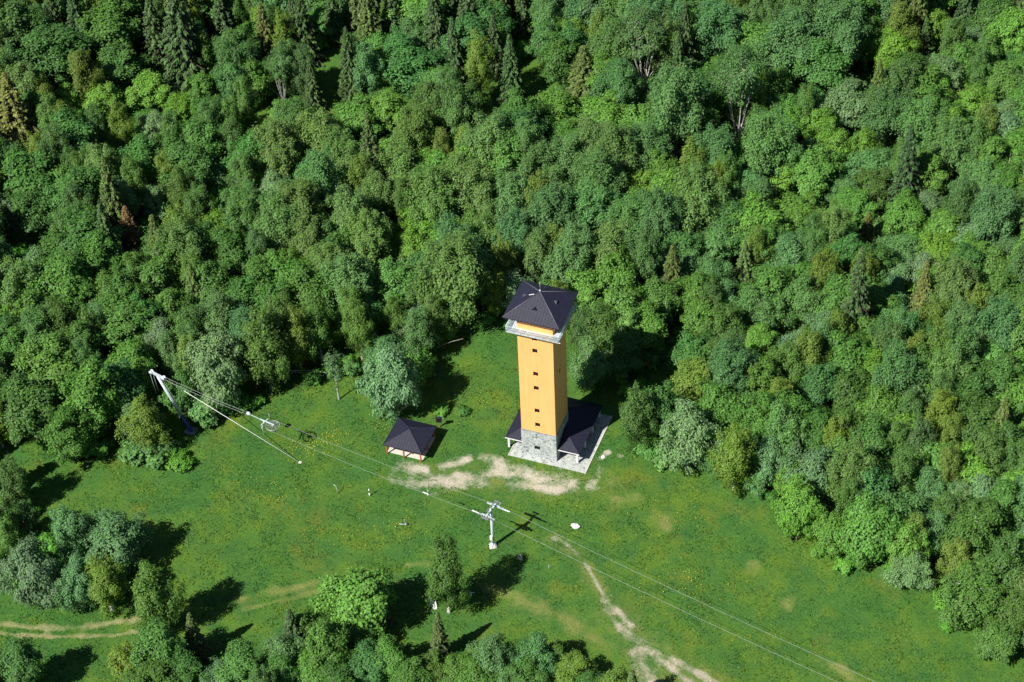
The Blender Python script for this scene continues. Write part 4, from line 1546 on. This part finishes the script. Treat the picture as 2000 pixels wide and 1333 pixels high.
HR = {'S': (16, 24, 3.0, 4.2), 'G': (10, 15, 3.5, 5.4), 'B': (12, 16, 2.5, 3.6), 'A': (13, 18, 3.4, 5.0), 'M': (8, 12.5, 3.5, 5.3), 'W': (7, 10.5, 3.5, 5.2)}
for j in range(len(cand)):
    k = KINDS[fr.choice(6, p=probs(px[j], py[j]))]
    h0, h1, r0, r1 = HR[k]
    t = fr.random()
    R_ = r0 + (r1 - r0) * t
    H_ = (h0 + (h1 - h0) * (.5 * t + .5 * fr.random()))
    x, y = cand[j]
    edge = polydist(px[j], py[j], CLEAR)
    if edge < R_ * 4.5:
        continue
    if np.any(np.hypot((px[j] - GAPS[:, 0]) / GAPS[:, 2], (py[j] - GAPS[:, 1]) / GAPS[:, 3]) < 1):
        continue
    # keep crowns from hanging over the clearing
    qx, qy, _ = proj((x, y, H_ * .55))
    if edge < 60:
        H_ *= .82
        R_ *= .85
    if (480 < qx < 1340 and 640 < qy < 1200) or (qx < 330 and 890 < qy < 1230):
        continue
    if blocks_mast(x, y, H_, R_):
        continue
    bpy_ = proj((x, y, 0))[1]
    rr_ = R_ * FPX / 350
    e_ = np.hypot((MAN[:, 0] - qx) / (.25 * MAN[:, 2] + .72 * rr_), (MAN[:, 1] - qy) / (.25 * MAN[:, 3] + .9 * rr_))
    if np.any((e_ < 1) & (MAN[:, 4] < bpy_)):
        continue
    d = np.hypot(np.array(PX) - x, np.array(PY) - y)
    if np.any(d < fr.uniform(.40, .62) * (np.array(PR) + R_)):
        continue
    if qy > 1360 or qy < -60:
        continue
    PX.append(x)
    PY.append(y)
    PR.append(R_)
    add_tree(k, x, y, H_, R_, int(fr.integers(0, 2 if k == 'S' else 3)))
    cnt += 1
    if cnt > 900:
        break
print('filler trees', cnt, used)

# shrubs along the meadow's edge
eg = np.random.default_rng(31)
for a, b_ in zip(CLEAR[1:35], CLEAR[2:36]):
    L_ = math.hypot(b_[0] - a[0], b_[1] - a[1])
    for t in np.arange(eg.uniform(0, 14), L_, 22):
        x_, y_ = a[0] + (b_[0] - a[0]) * t / L_, a[1] + (b_[1] - a[1]) * t / L_
        x_ += eg.normal() * 5
        y_ -= 8 + abs(eg.normal()) * 9
        if polydist(x_, y_, [(303, 728), (375, 860)], False) < 40 or (980 < x_ < 1200 and 600 < y_ < 900):
            continue
        if eg.random() < .3 or inpoly(x_, y_ + 4, CLEAR):
            continue
        g = at(x_, y_)
        R_ = eg.uniform(.8, 2.0)
        if np.min(np.hypot(np.array(PX) - g[0], np.array(PY) - g[1]) - np.array(PR) * .5) < .3:
            continue
        add_tree('H', g[0], g[1], R_ * eg.uniform(.9, 1.7), R_, int(eg.integers(0, 3)))
        PX.append(g[0])
        PY.append(g[1])
        PR.append(R_ * .5)

# understorey shrubs in the gaps
sh = 0
for j in range(len(cand) - 1, 0, -1):
    x, y = cand[j]
    if not (-40 < px[j] < 2040 and -20 < py[j] < 1400):
        continue
    d = np.hypot(np.array(PX) - x, np.array(PY) - y) - np.array(PR) * .62
    if d.min() < .6:
        continue
    if np.any(np.hypot((px[j] - GAPS[:, 0]) / GAPS[:, 2], (py[j] - GAPS[:, 1]) / GAPS[:, 3]) < .62):
        continue
    R_ = min(max(d.min() * 1.25, 1.5), 2.8)
    if blocks_mast(x, y, R_ * 2, R_):
        continue
    PX.append(x)
    PY.append(y)
    PR.append(R_ * .8)
    add_tree('H', x, y, R_ * fr.uniform(1.2, 1.9), R_, int(fr.integers(0, 3)))
    sh += 1
    if sh >= 200:
        break
print('shrubs', sh)

# each tree's label names its look and the neighbour of another kind that it stands beside
ix = np.array([(a, b_) for a, b_, _, _ in info])
for root, size, ph, desc, pp, kind in todo:
    d = np.hypot(ix[:, 0] - root.location.x, ix[:, 1] - root.location.y)
    nb = ''
    for j in np.argsort(d)[1:8]:
        if info[j][2] != kind and d[j] < 11:
            w_ = info[j][3]
            nb = 'beside ' + ('an ' if w_[0] in 'aeiou' else 'a ') + w_
            break
    lab = f'{size} {ph} {desc} {nb} {pp}'.split()
    lab = f'{size} {ph} {desc} {pp}'.split() if len(lab) > 16 else lab
    tag(root, ' '.join(lab), 'shrub' if kind == 'H' else 'tree', f'{desc} group {pp}')

# bent white trunks at the wood's edge
for nm, lab, pts, r in (
        ('bowed_birch', 'white birch trunk bowed over in an arch at the meadow edge', [(560, 722, 0), (575, 722, 1.4), (600, 722, 2.2), (640, 727, 2.0)], .09),
        ('bowed_birch', 'slim white trunk arched beside the bowed birch trunk', [(562, 722, 0), (580, 726, 1.7), (606, 728, 2.0), (632, 733, 1.4)], .06),
        ('leaning_birch', 'straight white trunk leaning out of the shade above the arched trunks', [(580, 706, 0), (590, 698, 1.2), (615, 676, 4.0), (628, 660, 5.5)], .07),
        ('leaning_birch', 'pale curved trunk leaning over the grass behind the pale willow', [(836, 694, 0), (856, 678, 1.8), (880, 668, 3.4), (905, 662, 4.4)], .045)):
    p0 = at(*pts[0])
    mb = MB()
    W3 = []
    n_ = len(pts)
    for i, (a, b_, z) in enumerate(pts):
        q_ = at(a, b_ , 0) if False else at(a, b_, z)
        W3.append(Vector(q_ - p0))
    fine_ = []
    for i in range(n_ - 1):
        for t in (0, .33, .66):
            fine_.append(W3[i].lerp(W3[i + 1], t))
    fine_.append(W3[-1])
    for _ in range(2):
        fine_ = [fine_[0]] + [(fine_[i - 1] + fine_[i] * 2 + fine_[i + 1]) / 4 for i in range(1, len(fine_) - 1)] + [fine_[-1]]
    fine_[0] = fine_[0] - Vector((0, 0, .3))
    mb.tube(fine_, [r * (1.2 - .9 * i / len(fine_)) for i in range(len(fine_))], 6)
    o = mb.build(nm, M['birchbark'], None)
    o.location = Vector((p0[0], p0[1], float(hgt(p0[0], p0[1]))))
    tag(o, lab, 'tree')

# ------------------------------------------------------------------ meadow grass tufts and flowers
def scatter(n, seed, pad=0):
    r = np.random.default_rng(seed)
    c = r.uniform((-95, -95), (100, 45), (n, 2))
    q3 = np.column_stack([c, np.zeros(n)]) - CAM
    z_ = q3 @ FW
    qx = 1000 + FPX * (q3 @ RT) / z_
    qy = 666.5 - FPX * (q3 @ UP) / z_
    k = (qx > -60) & (qx < 2060) & (qy > 580) & (qy < 1400)
    k &= inpoly(qx, qy, CLEAR) | (polydist(qx, qy, CLEAR) < 45)
    k &= ~((c[:, 0] > -5.3) & (c[:, 0] < 8.6) & (c[:, 1] > -4.4) & (c[:, 1] < 12.8))
    k &= ~((np.abs(c[:, 0] - GX) < 3.3) & (np.abs(c[:, 1] - GY) < 3.3))
    return c[k], r


c, r = scatter(300000, 3)
k = (wearat(c[:, 0], c[:, 1]) < .38 + .25 * r.random(len(c)))
k &= (vnoise(c[:, 0], c[:, 1], 2.5, 4) * .6 + vnoise(c[:, 0], c[:, 1], .8, 6) * .5) > .33 + .3 * r.random(len(c))
c = c[k]
n = len(c)
hh = .12 + .20 * r.random(n) * (.5 + vnoise(c[:, 0], c[:, 1], 4, 8))
pos = np.column_stack([c, hgt(c[:, 0], c[:, 1]) + hh * .28])
rng = np.random.default_rng(77)
nr_ = np.column_stack([r.normal(size=n) * .36, r.normal(size=n) * .36, .8 + .4 * r.random(n)])
v, f = leaf_cards(pos, nr_, hh * 1.5, hh * .9)
g_ = link('meadow_grass', npmesh('meadow_grass', v, f, M['tuft']), kind='stuff')
g_['label'] = 'short uneven green grass covering the meadow'
g_['category'] = 'grass'
print('tufts', n)

c, r = scatter(280000, 9)
q3 = np.column_stack([c, np.zeros(len(c))]) - CAM
z_ = q3 @ FW
qx = 1000 + FPX * (q3 @ RT) / z_
qy = 666.5 - FPX * (q3 @ UP) / z_
wgt = np.zeros(len(c))
for (fx_, fy_, rr_, s_) in ((655, 852, 32, .9), (600, 872, 40, .9), (745, 828, 25, .6), (520, 965, 50, .35), (760, 1035, 60, .2), (1330, 1140, 70, .28), (1300, 1010, 60, .2), (640, 1050, 40, .25), (900, 790, 60, .25), (1450, 1230, 60, .12)):
    wgt = np.maximum(wgt, s_ * np.exp(-((qx - fx_) / rr_) ** 2 - ((qy - fy_) / (rr_ * .5)) ** 2))
k = r.random(len(c)) < wgt
c = c[k]
pos = np.column_stack([c, hgt(c[:, 0], c[:, 1]) + .2 + .15 * r.random(len(c))])
v, f = leaf_cards(pos, np.tile([0, 0, 1.0], (len(c), 1)) + r.normal(size=(len(c), 3)) * .4, .12, .10)
g_ = link('meadow_flowers', npmesh('meadow_flowers', v, f, M['petal']), kind='stuff')
g_['label'] = 'scattered yellow flowers in patches of the meadow'
g_['category'] = 'flowers'
